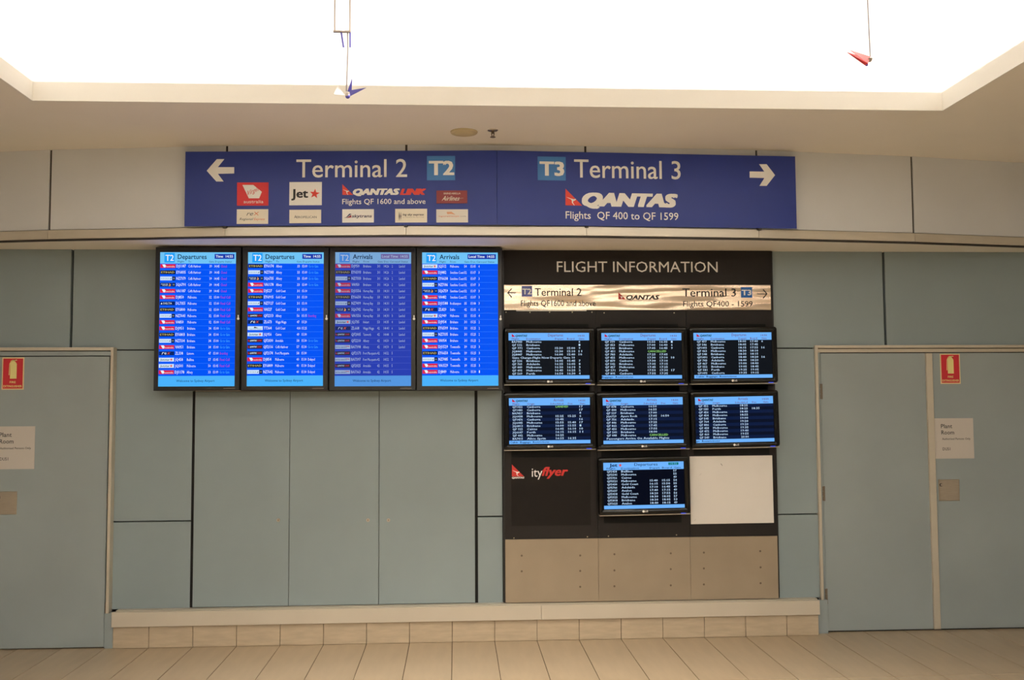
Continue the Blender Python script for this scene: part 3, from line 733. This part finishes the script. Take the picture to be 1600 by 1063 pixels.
def tail_mark(fr, parent, p0, p1, p2, y, M, W=None):
    """red tail triangle with a white leaping animal; p0 top, p1 lower left, p2 lower right (pixels)"""
    b = MB(); fr.pl(b, [p0, p1, p2], y, M); o = b.obj('tail_mark', parent)
    A, B, C = [Vector(fr.px(*p)) for p in (p1, p2, p0)]
    T_ = lambda u, v: tuple(A+(B-A)*u+(C-A)*v)
    b = MB(); W = W or m_swht
    b.poly([T_(.03,.51), T_(.22,.45), T_(.36,.40), T_(.40,.30), T_(.30,.38), T_(.20,.42)], y-.0006, W)
    b.poly([T_(.30,.42), T_(.50,.37), T_(.60,.40), T_(.63,.36), T_(.56,.30), T_(.45,.25), T_(.36,.30)], y-.0008, W)
    b.poly([T_(.38,.32), T_(.46,.26), T_(.44,.18), T_(.55,.01), T_(.51,.01), T_(.38,.17)], y-.0010, W)
    b.obj('leaping_animal', o)
tail_mark(fr, sg, (966.2, 456.8), (966.2, 468), (977.7, 468), y_, mat('strip_red', (190, 44, 36), 0.4))
b = MB(); fr.tx(b, 'QANTAS', (978.3, 461.6, 1030.3, 468), y_, m_ink, bold=.04, shear=.25); b.obj('logo_lettering', sg)

# "ityflyer" panel
YI = YB-0.003
c = wp(861, 821.6, YI); fr = Frame((c.x, YI, c.z))
iy = fr.empty('dark_logo_panel', 'dark brown panel with red tail mark and red and white lettering beside the lowest monitor', 'panel')
q = fr.box(799.1, 715.3, 922.6, 821.6); b = MB(); b.box(q[0], q[2], 0, 0.0016, q[1], q[3], mat('dark_logo_board', (24, 19, 16), 0.6, spec=0.25, noise=.05, nscale=6)); b.obj('plate', iy)
I_ = lambda x, y: (785+x/7.087, 700+y/7.087)
tail_mark(fr, iy, I_(105, 185), I_(105, 318), I_(240, 318), -.0005, mat('flyer_red', (214, 46, 38), 0.45))
b = MB(); fr.tx(b, 'QANTAS', (*I_(105, 323), *I_(243, 340)), -.0005, m_swht, bold=.05, shear=.2)
fr.tx(b, 'ity', (*I_(325, 224), *I_(443, 320)), -.0005, m_swht, bold=.004)
b.words('lettering', iy)
b = MB(); fr.tx(b, 'flyer', (*I_(435, 214), *I_(727, 308)), -.0009, MATS['flyer_red'], bold=.03, shear=.28); b.words('red_lettering', iy)

# blank white panel
YW = YB-0.010
c = wp(1143, 818.6, YW); fr = Frame((c.x, YW, c.z), roll=.004)
wpn = fr.empty('blank_white_panel', 'blank off-white square panel beside the lowest monitor', 'panel')
q = fr.box(1078.6, 712.7, 1208, 818.4); b = MB(); b.bbox(q[0], q[2], 0, 0.0086, q[1], q[3], m_white, .001); b.obj('plate', wpn)
b = MB()
for p, a in (((1127.5, 726.5), .9), ((1094.5, 741.5), -1.0), ((1086, 813), -.9)):
    x, z = fr.px(*p); s_ = .007
    b.poly([(x-s_, z+s_*a), (x-s_*.7, z+s_*a+.003), (x+s_, z-s_*a), (x+s_*.8, z-s_*a-.002)], -.0004, m_ink if p[1] < 800 else m_grey)
b.obj('scuff', wpn)

# ------------------------------------------------------------------ landscape monitors
YM = -0.05
def monitor(outer, disp, roll, head, header_cols, rows_, foot, label, style='q', group='landscape monitors on the flight information board'):
    c = wp((outer[0]+outer[2])/2, outer[3], YM); fr = Frame((c.x, YM, c.z), roll=roll)
    a0, b0, a1, b1 = fr.box(*outer); d0, e0, d1, e1 = fr.box(*disp)
    o = fr.empty('landscape_monitor', label, 'monitor', group)
    n = 6; r_ = 0.018
    def rr(x0, z0, x1, z1, r):
        P = []
        for (cx_, cz, t0) in ((x1-r, z0+r, -90), (x1-r, z1-r, 0), (x0+r, z1-r, 90), (x0+r, z0+r, 180)):
            for i in range(n+1):
                t = math.radians(t0+90*i/n); P.append((cx_+r*math.cos(t), cz+r*math.sin(t)))
        return P
    # soft, slightly domed glossy bezel
    z0s = b0+.012
    rings = [(rr(a0+.03, z0s+.03, a1-.03, b1-.03, r_), .072), (rr(a0+.006, z0s+.004, a1-.006, b1-.006, r_), .045), (rr(a0, z0s, a1, b1, r_), .018), (rr(a0+.002, z0s+.002, a1-.002, b1-.002, r_), .007),
             (rr(a0+.010, z0s+.008, a1-.010, b1-.010, r_*.8), .0), (rr(d0-.004, e0-.004, d1+.004, e1+.004, .004), .004), (rr(d0-.001, e0-.001, d1+.001, e1+.001, .001), .010)]
    b = MB(); V = []; N = 4*(n+1)
    for P, y in rings: V += [(p[0], y, p[1]) for p in P]
    Fc = [(k*N+i, k*N+(i+1) % N, (k+1)*N+(i+1) % N, (k+1)*N+i) for k in range(len(rings)-1) for i in range(N)]
    Fc.append(tuple(range(N-1, -1, -1)))
    b.add(V, Fc, m_gloss); b.obj('bezel', o, smooth=True)
    b = MB(); b.bbox(a0+.006, a1-.006, .004, .05, b0+.004, b0+.0115, m_silver, .002); b.obj('silver_strip', o)
    b = MB(); b.rect(a1-.075, b0+.0122, a1-.038, b0+.0165, -.0004, emit('standby_blue', (60, 90, 255), 1.2)); b.obj('standby_light', o)
    b = MB(); b.box(a0+.18, a1-.18, .07, YB-YM-.0014, b0+.10, b1-.10, m_black); b.obj('wall_mount', o)
    b = MB(); lx = (a0+a1)/2; lz = (b0+.012+e0)/2
    b.tube((lx-.012, -.0008, lz), (lx-.012, .006, lz), .0085, m_swht, 16); b.text('LG', lx-.001, lz-.006, lx+.020, .012, -.0006, m_swht, bold=.02); b.obj('maker_badge', o)
    W, H = d1-d0, e1-e0; y0 = .007
    U = lambda u: d0+W*u
    Vv = lambda v: e1-H*v
    b = MB(); b.box(d0, d1, y0, y0+.004, e0, e1, E('lcd_'+style, (16, 20, 26) if style == 'q' else (10, 18, 38) if style == 'a' else (5, 9, 24))); dp = b.obj('display', o)
    hb = E('hb', (112, 180, 255)); ink = E('dkred', (110, 34, 70)); blk = E('dkink', (14, 40, 74)); tw = E('rowtext', (196, 224, 255))
    b = MB(); b.rect(U(0), Vv(.163), U(1), Vv(0), y0-.0004, hb)
    if style == 'j':
        b.text('Jet', U(.075), Vv(.088), U(.175), H*.065, y0-.001, E('dkink', (14, 40, 74)), bold=.03); starfaces(b, U(.21), Vv(.06), H*.042, y0-.001, E('starred', (230, 70, 50)))
        b.text(head, U(.385), Vv(.078), U(.675), H*.060, y0-.001, blk, bold=.005)
        b.rect(U(.81), Vv(.072), U(.935), Vv(.018), y0-.0008, E('greenbox', (10, 120, 110))); b.text('14:55', U(.83), Vv(.062), U(.915), H*.036, y0-.0012, hb)
    else:
        A = (U(.04), Vv(.085)); b.poly([A, (U(.085), Vv(.085)), (U(.04), Vv(.018))], y0-.001, E('logored', (190, 30, 60)))
        b.text('QANTAS', U(.085), Vv(.082), U(.232), H*.042, y0-.0012, E('teal', (10, 70, 84)), bold=.04, shear=.25)
        b.text(head, U(.488 if head[0] == 'D' else .55), Vv(.078), U(.675), H*.058, y0-.001, ink, bold=0)
        b.text('14:55', U(.862), Vv(.080), U(.943), H*.034, y0-.001, ink, bold=.01)
    for s_, u0, u1 in header_cols: b.text(s_, U(u0), Vv(.146), U(u1), H*.036, y0-.001, blk if style == 'j' else ink, bold=.01, res=1)
    b.obj('header', dp)
    b = MB(); b.rect(U(0), Vv(1), U(1), Vv(.925), y0-.0004, hb)
    if foot: b.text(foot[0], U(foot[1]), Vv(.98), U(foot[2]), H*.038, y0-.001, blk, bold=.02, res=1)
    b.obj('footer', dp)
    b = MB(); rh = .0690
    for i, row in enumerate(rows_):
        vb = .215+rh*i; b = MB()
        if style == 'a' and i % 2 == 0: b.rect(U(0), Vv(vb+.012), U(1), Vv(vb+.012-rh), y0-.0003, E('band', (14, 28, 62))); b.obj('row_band', dp); b = MB()
        for s_, u in row:
            gcol = E('lime', (150, 220, 120)) if s_ in ('CANCELLED', 'LANDED') else tw
            wd = {'f': .0208, }.get('f')*len(s_)
            if ':' in s_: wd = .098
            elif s_.isdigit(): wd = .021*len(s_)
            elif s_ in ('CANCELLED', 'LANDED'): wd = .026*len(s_)
            elif ' ' in s_ and len(s_) > 20: wd = .0205*len(s_)
            b.text(s_, U(u), Vv(vb), U(u+wd), H*.043, y0-.0008, gcol, bold=.014, res=1)
        b.words('flight_entry', dp)
    return o
HD = (('Flight', .04, .13), ('Destination', .22, .395), ('Depart', .575, .678), ('Board', .725, .815), ('Gate', .868, .938))
HA = (('Flight', .045, .13), ('Origin', .222, .316), ('Scheduled', .51, .67), ('Due', .728, .785), ('Gate', .872, .942))
def drow(f, cty, a='', b_='', g_=''):
    r = [(f, .042), (cty, .22)]
    if a: r.append((a, .575))
    if b_: r.append((b_, .727))
    if g_: r.append((g_, .868))
    return r
D1 = [drow('BA7443','Melbourne','','','6'), drow('QF 532','Brisbane','','','1'), drow('QF 771','Canberra','15:30','15:00','9'), drow('JQ8445','Melbourne','15:30','15:10','11'),
      drow('JQ8447','Melbourne','16:00','15:40','10'), [('Gate Change-Flight Now Departs Gate 10', .042)], drow('QF 536','Brisbane','16:05','15:45','7'), drow('QF 765','Adelaide','16:25','16:05','8'),
      drow('QF 449','Melbourne','16:30','16:10','3'), drow('QF 495','Melbourne','16:45','16:25','2'), drow('QF 569','Perth','16:50','16:30','4')]
D2 = [drow('QF 779','Canberra','16:55','16:35','1'), drow('QF 453','Melbourne','17:00','16:40','6'), drow('QF 540','Brisbane','17:05','16:45','9'), drow('QF 451','Melbourne','CANCELLED'),
      drow('QF 783','Adelaide','17:25','17:05'), drow('QF 455','Melbourne','17:30','17:10','10'), drow('QF 879','Canberra','17:30','17:10'), drow('QF 542','Brisbane','17:35','17:15'),
      drow('QF 457','Melbourne','17:45','17:25'), drow('QF 571','Perth','17:50','17:30','17'), drow('QF 895','Canberra','17:55','17:35')]
D3 = [drow('QF 497','Melbourne','18:00','17:40','6'), drow('QF 546','Brisbane','18:05','17:45'), drow('QF1493','Canberra','18:15','17:55','16'), drow('QF 463','Melbourne','18:30','18:10'),
      drow('QF 548','Brisbane','18:35','18:15'), drow('QF1491','Canberra','18:40','18:20','16'), drow('QF 743','Adelaide','18:40','18:20'), drow('QF 467','Melbourne','19:00','18:40'),
      drow('QF 552','Brisbane','19:05','18:45'), drow('QF 581','Perth','19:25','19:05'), drow('QF1495','Canberra','19:35','19:15')]
A1 = [drow('QF1422','Canberra','LANDED','','17'), drow('QF1480','Canberra','','','17'), drow('BA7457','Brisbane','','','8'), drow('JQ6438','Melbourne','15:25','15:25','6'), drow('QF1476','Canberra','15:45','','16'),
      drow('JQ6445','Melbourne','15:55','15:40','17'), drow('JQ6813','Brisbane','16:00','15:55','1'), drow('QF 925','Cairns','16:05','16:10','10'), drow('JQ6647','Perth','16:15','16:15','11'),
      drow('QF 442','Melbourne','16:25'), drow('BA7415','Alice Sprin','16:55','16:35')]
A2 = [drow('QF 878','Canberra','16:50'), drow('QF 444','Melbourne','16:55'), drow('QF 537','Brisbane','17:00'), drow('JQ6729','Ayers Rock','17:05','16:50'), drow('QF 756','Adelaide','17:15'),
      drow('QF 446','Melbourne','17:25'), drow('QF 862','Canberra','17:45'), drow('QF 450','Melbourne','17:55'), drow('QF 541','Brisbane','18:00'), drow('QF 448','Melbourne','CANCELLED'),
      [('Passengers Arrive On Available Flights', .042)]]
A3 = [drow('QF 452','Melbourne','18:25'), drow('QF 580','Perth','18:25','18:35'), drow('QF 456','Melbourne','18:40'), drow('QF 454','Melbourne','18:55'), drow('QF 545','Brisbane','19:00'), drow('QF 764','Adelaide','19:20'),
      drow('QF 806','Canberra','19:20'), drow('QF 458','Melbourne','19:35'), drow('QF 472','Melbourne','19:40'), drow('QF 460','Melbourne','19:55'), drow('QF 549','Brisbane','20:00')]
J1 = [drow('QF5458','Ballina','','','57'), drow('QF5541','Melbourne','','','55'), drow('QF5956','Cairns','','','49'), drow('QF5521','Melbourne','15:40','15:15','54'), drow('QF5430','Gold Coast','16:15','15:50','55'),
      drow('QF5766','Adelaide','17:10','16:45','49'), drow('QF5637','Avalon','17:40','17:15','49'), drow('QF5418','Gold Coast','18:20','17:55','56'), drow('QF5525','Melbourne','18:30','18:05','57'),
      drow('QF5818','Brisbane','18:30','18:05','53'), drow('QF5625','Avalon','18:40','18:15','49')]
monitor((786.5, 512, 930.6, 603), (794.8, 520.3, 921, 592.3), 0, 'Departures', HD, D1, None, 'landscape departures monitor with a gate change notice in its list')
monitor((931.5, 511, 1075.7, 603), (940.2, 520.4, 1065.4, 592), 0, 'Departures', HD, D2, ('Baggage  Restrictions', .0, .39), 'landscape departures monitor with a green cancelled flight in its list')
monitor((1077.5, 510.7, 1215.5, 601.5), (1084.5, 519.8, 1206.6, 591), .006, 'Departures', HD, D3, ('Cabin  Baggage  Restrictions', .02, .54), 'landscape departures monitor at the end of the top row by the grey panels')
monitor((786.3, 612.3, 932, 705), (795.5, 621.9, 922.3, 693.7), .004, 'Arrivals', HA, A1, ('Cabin  Baggage  Restrictions', .01, .49), 'landscape arrivals monitor with a green landed flight in its list', 'a')
monitor((932.5, 611.8, 1078.5, 704.5), (942.5, 621.4, 1067.7, 693.4), .008, 'Arrivals', HA, A2, None, 'landscape arrivals monitor with a green cancelled flight, above the lowest monitor', 'a')
monitor((1079.5, 610.6, 1218.2, 702), (1087.2, 620, 1209.3, 691.4), .014, 'Arrivals', HA, A3, ('ge  Restrictions', .0, .30), 'landscape arrivals monitor directly above the blank white panel', 'a')
monitor((935, 714, 1079, 806.7), (943.5, 722.4, 1069.3, 795), .010, 'Departures', (('Flight', .04, .15), ('Destination', .22, .44), ('Depart', .575, .70), ('Board', .73, .85), ('Gate', .875, .965)), J1, None,
        'lowest landscape monitor, between the dark logo panel and the blank white panel', 'j')

# ------------------------------------------------------------------ big blue terminal sign (two boards meeting at a seam)
PL = [wp(288.8, 296, yf(-1.79)-.052), wp(776.5, 293, yf(.25)-.045), wp(1243.8, 301, yf(2.3)-.052)]
zb_ = [wp(532, 352.3, PL[1].y+.03).z, 0]
ang = [math.atan2(PL[i+1].y-PL[i].y, PL[i+1].x-PL[i].x) for i in range(2)]
z_s0 = wp(776, 351.3, PL[1].y).z; z_s1 = wp(776, 235.0, PL[1].y).z
root = bpy.data.objects.new('terminal_sign', None); COL.objects.link(root); root.location = (PL[1].x, PL[1].y, z_s0)
tag(root, 'wide blue overhead sign with white terminal names, arrows and airline logos', 'sign')
def child_frame(P, a):
    fr = Frame((P.x, P.y, z_s0), rotz=a); return fr
def attach(o, fr):
    o.parent = root; o.matrix_basis = Matrix.Translation(-Vector(root.location)) @ fr.M
boards = []
for i in range(2):
    fr = child_frame(PL[i], ang[i]); ln = (PL[i+1]-PL[i]).xy.length
    b = MB(); b.bbox(0.0 if i == 0 else .0006, ln-(.0006 if i == 0 else 0), 0, .012, 0, z_s1-z_s0, m_blue, .001)
    o = b.obj('sign_board'); attach(o, fr); boards.append((fr, o))
fr, sb = boards[0]; y_ = -.0006
Z4 = lambda x, y: (x/4, 200+y/4)
b = MB(); fr.pl(b, [Z4(*p) for p in ((1292,268),(1355,195),(1403,195),(1362,245),(1362,290),(1398,335),(1352,335))][:0] or [Z4(1292,268), Z4(1355,195), Z4(1403,195), Z4(1362,245)], y_, m_swht)
fr.pl(b, [Z4(1292,268), Z4(1362,245), Z4(1362,287)], y_, m_swht); fr.pl(b, [Z4(1292,268), Z4(1362,287), Z4(1398,335), Z4(1352,335)], y_, m_swht)
fr.pl(b, [Z4(1362,245), Z4(1464,245), Z4(1464,285), Z4(1362,287)], y_, m_swht); b.obj('arrow', sb)
b = MB(); fr.tx(b, 'Terminal 2', (463, 249.2, 636.2, 276.9), y_, m_swht, bold=.006, res=4); b.words('lettering', sb)
b = MB(); fr.tx(b, 'Flights QF 1600 and above', (534.8, 310.8, 664.9, 318.9), y_, m_swht, bold=.006); b.words('lettering', sb)
badge(fr, sb, (667, 243.8, 711.2, 281.8), (670, 252.2, 709.8, 273.2), 'T2', m_lblue, y_, .035)
def plate(fr, parent, bx, M, t=.002):
    q = fr.box(*bx); b = MB(); b.bbox(q[0], q[2], -t, .001, q[1], q[3], M, .0006); return b.obj('logo_plate', parent), -t-.0006
A_ = lambda x, y: (350+x/7.62, 275+y/7.62)
C_ = lambda x, y: (520+x/6.957, 275+y/6.957)
p, yy = plate(fr, sb, (*A_(155, 78), *A_(530, 355)), m_red)
b = MB(); fr.pl(b, [A_(*q) for q in ((220,108),(350,108),(452,190),(420,268),(297,268))], yy, m_swht); b.obj('kite_shape', p)
b = MB(); fr.tx(b, 'australia', (*A_(235, 288), *A_(470, 325)), yy, m_swht)
x0, z0 = fr.px(*A_(283, 232)); x1, _ = fr.px(*A_(415, 200)); b.text('Virgin', x0, z0, x1, .030, yy-.0006, m_red, bold=.0, shear=.35, skew=.42)
b.obj('lettering', p)
p, yy = plate(fr, sb, (*A_(778, 73), *A_(1165, 350)), m_swht)
b = MB(); fr.tx(b, 'Jet', (*A_(802, 160), *A_(1003, 258)), yy, m_ink, bold=.03); b.obj('lettering', p)
b = MB(); x0, z0 = fr.px(*A_(1080, 214)); starfaces(b, x0, z0, .034, yy, m_ored); b.obj('star', p)
tail_mark(fr, sb, C_(104, 90), C_(104, 207), C_(222, 207), y_, m_ored)
b = MB(); fr.tx(b, 'QANTAS', (*C_(218, 142), *C_(728, 203)), y_, m_swht, bold=.075, shear=.25); b.words('lettering', sb)
b = MB(); fr.tx(b, 'LINK', (*C_(729, 142), *C_(1015, 203)), y_, m_ored, bold=.07, shear=.3); b.words('red_lettering', sb)
p, yy = plate(fr, sb, (*C_(1127, 160), *C_(1462, 300)), m_dred, .006)
b = MB(); fr.tx(b, 'BRINDABELLA', (*C_(1208, 183), *C_(1388, 202)), yy, m_cream, res=1); fr.tx(b, 'Airlines', (*C_(1185, 220), *C_(1380, 270)), yy, m_cream, shear=.5)
q0 = fr.px(*C_(1365, 250)); q1 = fr.px(*C_(1420, 244)); b.poly([q0, (q0[0], q0[1]+.001), (q1[0], q1[1]+.001), q1], yy, m_cream); b.obj('lettering', p)
p, yy = plate(fr, sb, (*A_(152, 397), *A_(527, 572)), m_cream)
b = MB(); fr.tx(b, 're', (*A_(268, 425), *A_(350, 472)), yy, m_ink, shear=.4); fr.tx(b, 'Regional', (*A_(185, 500), *A_(350, 528)), yy, m_ink, shear=.3); b.obj('lettering', p)
b = MB(); fr.tx(b, 'X', (*A_(352, 430), *A_(418, 470)), yy, m_orng, shear=.1); fr.tx(b, 'Express', (*A_(356, 500), *A_(487, 528)), yy, m_orng, shear=.3); b.obj('orange_lettering', p)
p, yy = plate(fr, sb, (*A_(778, 403), *A_(1157, 563)), m_cream)
b = MB(); fr.tx(b, 'A', (*A_(838, 470), *A_(865, 505)), yy, m_ink); fr.tx(b, 'EROPELICAN', (*A_(866, 478), *A_(1103, 505)), yy, m_ink); b.obj('lettering', p)
p, yy = plate(fr, sb, (*C_(103, 362), *C_(447, 508)), m_swht)
m_navy = mat('navy_ink', (40, 36, 84), 0.5); m_wine = mat('wine_ink', (150, 40, 60), 0.5)
b = MB(); fr.tx(b, 'skytrans', (*C_(207, 420), *C_(425, 452)), yy, m_navy, bold=.02, shear=.2); b.obj('lettering', p)
b = MB(); fr.pl(b, [C_(124,458), C_(150,455), C_(205,412), C_(180,412), C_(148,448)], yy, m_navy); fr.pl(b, [C_(150,458), C_(204,452), C_(200,422), C_(175,440)], yy-.0003, m_wine); b.obj('swoosh', p)
p, yy = plate(fr, sb, (*C_(678, 358), *C_(1025, 507)), m_cream)
b = MB(); fr.tx(b, 'big sky express', (*C_(760, 410), *C_(990, 431)), yy, m_ink, bold=.02, shear=.2); fr.tx(b, 'as country as the day is long', (*C_(760, 443), *C_(988, 452)), yy, m_grey, res=1); b.obj('lettering', p)
b = MB(); fr.pl(b, [C_(722,388), C_(733,440), C_(722,490), C_(716,440)], yy, m_grey); fr.pl(b, [C_(741,388), C_(745,440), C_(738,490), C_(736,440)], yy, m_ink); b.obj('leaf_symbol', p)
p, yy = plate(fr, sb, (*C_(1125, 363), *C_(1470, 507)), mat('glossy_white_plate', (228, 222, 212), 0.15))
b = MB(); fr.tx(b, 'tigerairways', (*C_(1150, 430), *C_(1372, 446)), yy, m_orng, res=1); fr.tx(b, '.com', (*C_(1375, 430), *C_(1448, 446)), yy, m_grey, res=1)
fr.pl(b, [C_(1238,392), C_(1290,390), C_(1335,425), C_(1290,415), C_(1245,418)], yy, mat('pale_orange_ink', (222, 160, 120), 0.4)); b.obj('lettering', p)
fr, sb = boards[1]
badge(fr, sb, (840, 245, 884, 282), (843, 253.3, 881.6, 274.2), 'T3', m_lblue, y_, .035)
b = MB(); fr.tx(b, 'Terminal 3', (897, 250.8, 1063.3, 278.7), y_, m_swht, bold=.006, res=4); b.words('lettering', sb)
K_ = lambda x, y: (870+x/7.62, 285+y/7.62)
tail_mark(fr, sb, K_(103, 75), K_(103, 275), K_(303, 278), y_, m_ored)
b = MB(); fr.tx(b, 'QANTAS', (*K_(297, 140), *K_(1440, 283)), y_, m_swht, bold=.075, shear=.25, res=4); b.words('lettering', sb)
b = MB(); fr.tx(b, 'Flights  QF 400 to QF 1599', (*K_(105, 355), *K_(1447, 441)), y_, m_swht, bold=.006); b.words('lettering', sb)
R_ = lambda x, y: (770+x/3.265, 230+y/3.265)
b = MB(); fr.pl(b, [R_(1440,143), R_(1397,87), R_(1358,87), R_(1385,125)], y_, m_swht); fr.pl(b, [R_(1440,143), R_(1385,125), R_(1385,158)], y_, m_swht)
fr.pl(b, [R_(1440,143), R_(1385,158), R_(1360,198), R_(1397,198)], y_, m_swht); fr.pl(b, [R_(1310,124), R_(1385,125), R_(1385,158), R_(1310,156)], y_, m_swht); b.obj('arrow', sb)
for xj_ in FJ[3:7]:
    fr, sb = boards[0] if xj_ < PL[1].x else boards[1]
    q = fr.I @ Vector((xj_, yf(xj_), z_s0)); b = MB()
    b.box(q.x-.012, q.x+.012, .004, q.y+.002, -.012, .02, m_joint); b.box(q.x-.012, q.x+.012, .011, q.y+.002, z_s1-z_s0-.03, z_s1-z_s0-.005, m_joint); b.obj('bracket', sb)

# ------------------------------------------------------------------ things on the ceiling
p = hz(725, 206, CEIL); b = MB(); m_ivory = mat('ivory_plastic', (206, 190, 150), 0.5)
fr = Frame((p.x, p.y, CEIL)); o = fr.empty('ceiling_speaker', 'round cream ceiling disc above the terminal sign', 'ceiling speaker')
b.lathe([(.0005, -.020), (.05, -.019), (.062, -.014), (.064, -.012)], (0, 0, 0), m_ivory); b.obj('grille', o, smooth=True)
b = MB(); b.lathe([(.064, -.012), (.082, -.010), (.086, -.005), (.087, 0), (.060, 0)], (0, 0, 0), m_ivory); b.obj('rim', o, smooth=True)
p = hz(770, 203.5, CEIL); fr = Frame((p.x, p.y, CEIL)); o = fr.empty('fire_sprinkler', 'small metal fire sprinkler head beside the round ceiling disc', 'sprinkler')
b = MB(); b.lathe([(.0005, -.006), (.030, -.005), (.034, 0)], (0, 0, 0), m_steel, 20); b.obj('escutcheon', o, smooth=True)
b = MB(); b.tube((0, 0, -.005), (0, 0, -.022), .009, m_screw, 10)
for s_ in (-1, 1): b.tube((s_*.008, 0, -.018), (s_*.004, 0, -.044), .003, m_screw, 6)
b.obj('body', o)
b = MB(); b.lathe([(.0005, -.046), (.017, -.046), (.018, -.044), (.0005, -.043)], (0, 0, 0), m_screw, 16); b.obj('deflector', o)

# hanging dart pendants in the cove
YN = -2.55
m_wire = mat('pendant_wire', (120, 112, 112), 0.5); m_chrome = mat('pendant_chrome', (150, 138, 128), 0.35, metal=0.6)
m_violet = mat('violet_fin', (84, 80, 168), 0.3); m_redfin = mat('red_fin', (206, 58, 64), 0.3); m_pfin = mat('white_fin', (240, 238, 236), 0.4)
p = wp(544, 149, YN); fr = Frame((p.x, YN, p.z)); o = fr.empty('dart_pendant', 'hanging halogen pendant with a violet finned dart at its end', 'pendant lamp', 'dart pendants in the light cove')
L3 = lambda px, py, y=0: (lambda q: Vector((q[0], y, q[1])))(fr.px(px, py, y))
zt = TOPZ-p.z
def finned(mb, a, b_, c_, M, t=.0016):
    n = (b_-a).cross(c_-a).normalized()*t
    P = [a+n, b_+n, c_+n, a-n, b_-n, c_-n]
    mb.add(P, [(0,1,2), (5,4,3), (0,3,4,1), (1,4,5,2), (2,5,3,0)], M)
b = MB()
for px_ in (523, 546.5):
    q = L3(px_, 48); b.tube(q, (q.x, 0, zt), 0.0036, m_chrome, 8)
b.obj('rod', o)
b = MB(); q0, q1 = L3(521, 49), L3(548, 50); b.box(q0.x, q1.x, -.006, .006, q0.z-.005, q0.z+.003, m_chrome); b.obj('cross_bar', o)
b = MB(); q0, q1 = L3(535, 46), L3(536, 10); b.tube(q0, q1, .013, emit('halogen_lamp', (255, 248, 240), 12.0), 14); b.obj('lamp', o)
for (x0, x1) in ((533, 536.8), (547, 547)):
    b = MB(); a, c_ = L3(x0, 50), L3(x1, 74); b.tube(a, c_, 0.0046, m_violet, 6); b.obj('prong', o)
b = MB(); b.tube(L3(543.3, 50), L3(543.5, 78), 0.0032, m_wire, 8); b.tube(L3(543.5, 78), L3(541.4, 143), 0.0032, m_wire, 8); b.obj('wire', o)
b = MB(); b.ball(L3(543.3, 150.5), .0115, m_violet); b.obj('hub', o, smooth=True)
b = MB(); q = L3(541.8, 147.3, -.012); b.tube(q, q+Vector((0, .01, 0)), .008, m_chrome, 14); b.obj('collar', o)
for (pa, pb, pc, M) in (((543, 143, -.004), (550.2, 122.5, -.02), (549, 144, .01), m_violet), ((546, 141.5, 0), (572, 137.3, -.03), (547.5, 150, 0), m_violet),
                        ((538.5, 149, 0), (522, 147.5, .02), (528, 133, .03), m_pfin)):
    b = MB(); finned(b, L3(*pa), L3(*pb), L3(*pc), M); b.obj('fin', o)
p = wp(1360, 94, YN); fr = Frame((p.x, YN, p.z)); o = fr.empty('dart_pendant', 'hanging pendant with a red folded dart at the end of one wire', 'pendant lamp', 'dart pendants in the light cove')
zt = TOPZ-p.z
b = MB(); q = L3(1359.8, 89); q2 = L3(1355.5, 0); k_ = (zt-q.z)/(q2.z-q.z); b.tube(q, q+(q2-q)*k_, 0.0032, m_wire, 8); b.obj('wire', o)
b = MB(); b.tube(L3(1358.8, 93.8, -.012), L3(1358.8, 93.8, .008), .0105, m_chrome, 16); b.ball(L3(1361, 92, 0), .007, m_chrome); b.obj('hub', o)
b = MB(); finned(b, L3(1359.6, 88.6, -.006), L3(1327.8, 78.2, .03), L3(1356.3, 99.6, -.016), m_redfin); b.obj('fin', o)
b = MB(); finned(b, L3(1356.3, 99.4, -.010), L3(1324, 82.2, -.03), L3(1354, 103.6, .012), m_redfin)
finned(b, L3(1356.3, 99.4, -.010), L3(1335.9, 85.4, -.012), L3(1324, 82.2, -.03), m_redfin); b.obj('fin', o)
b = MB(); b.ball(L3(1354.6, 101.5, 0), .006, m_violet); b.obj('tip', o, smooth=True)
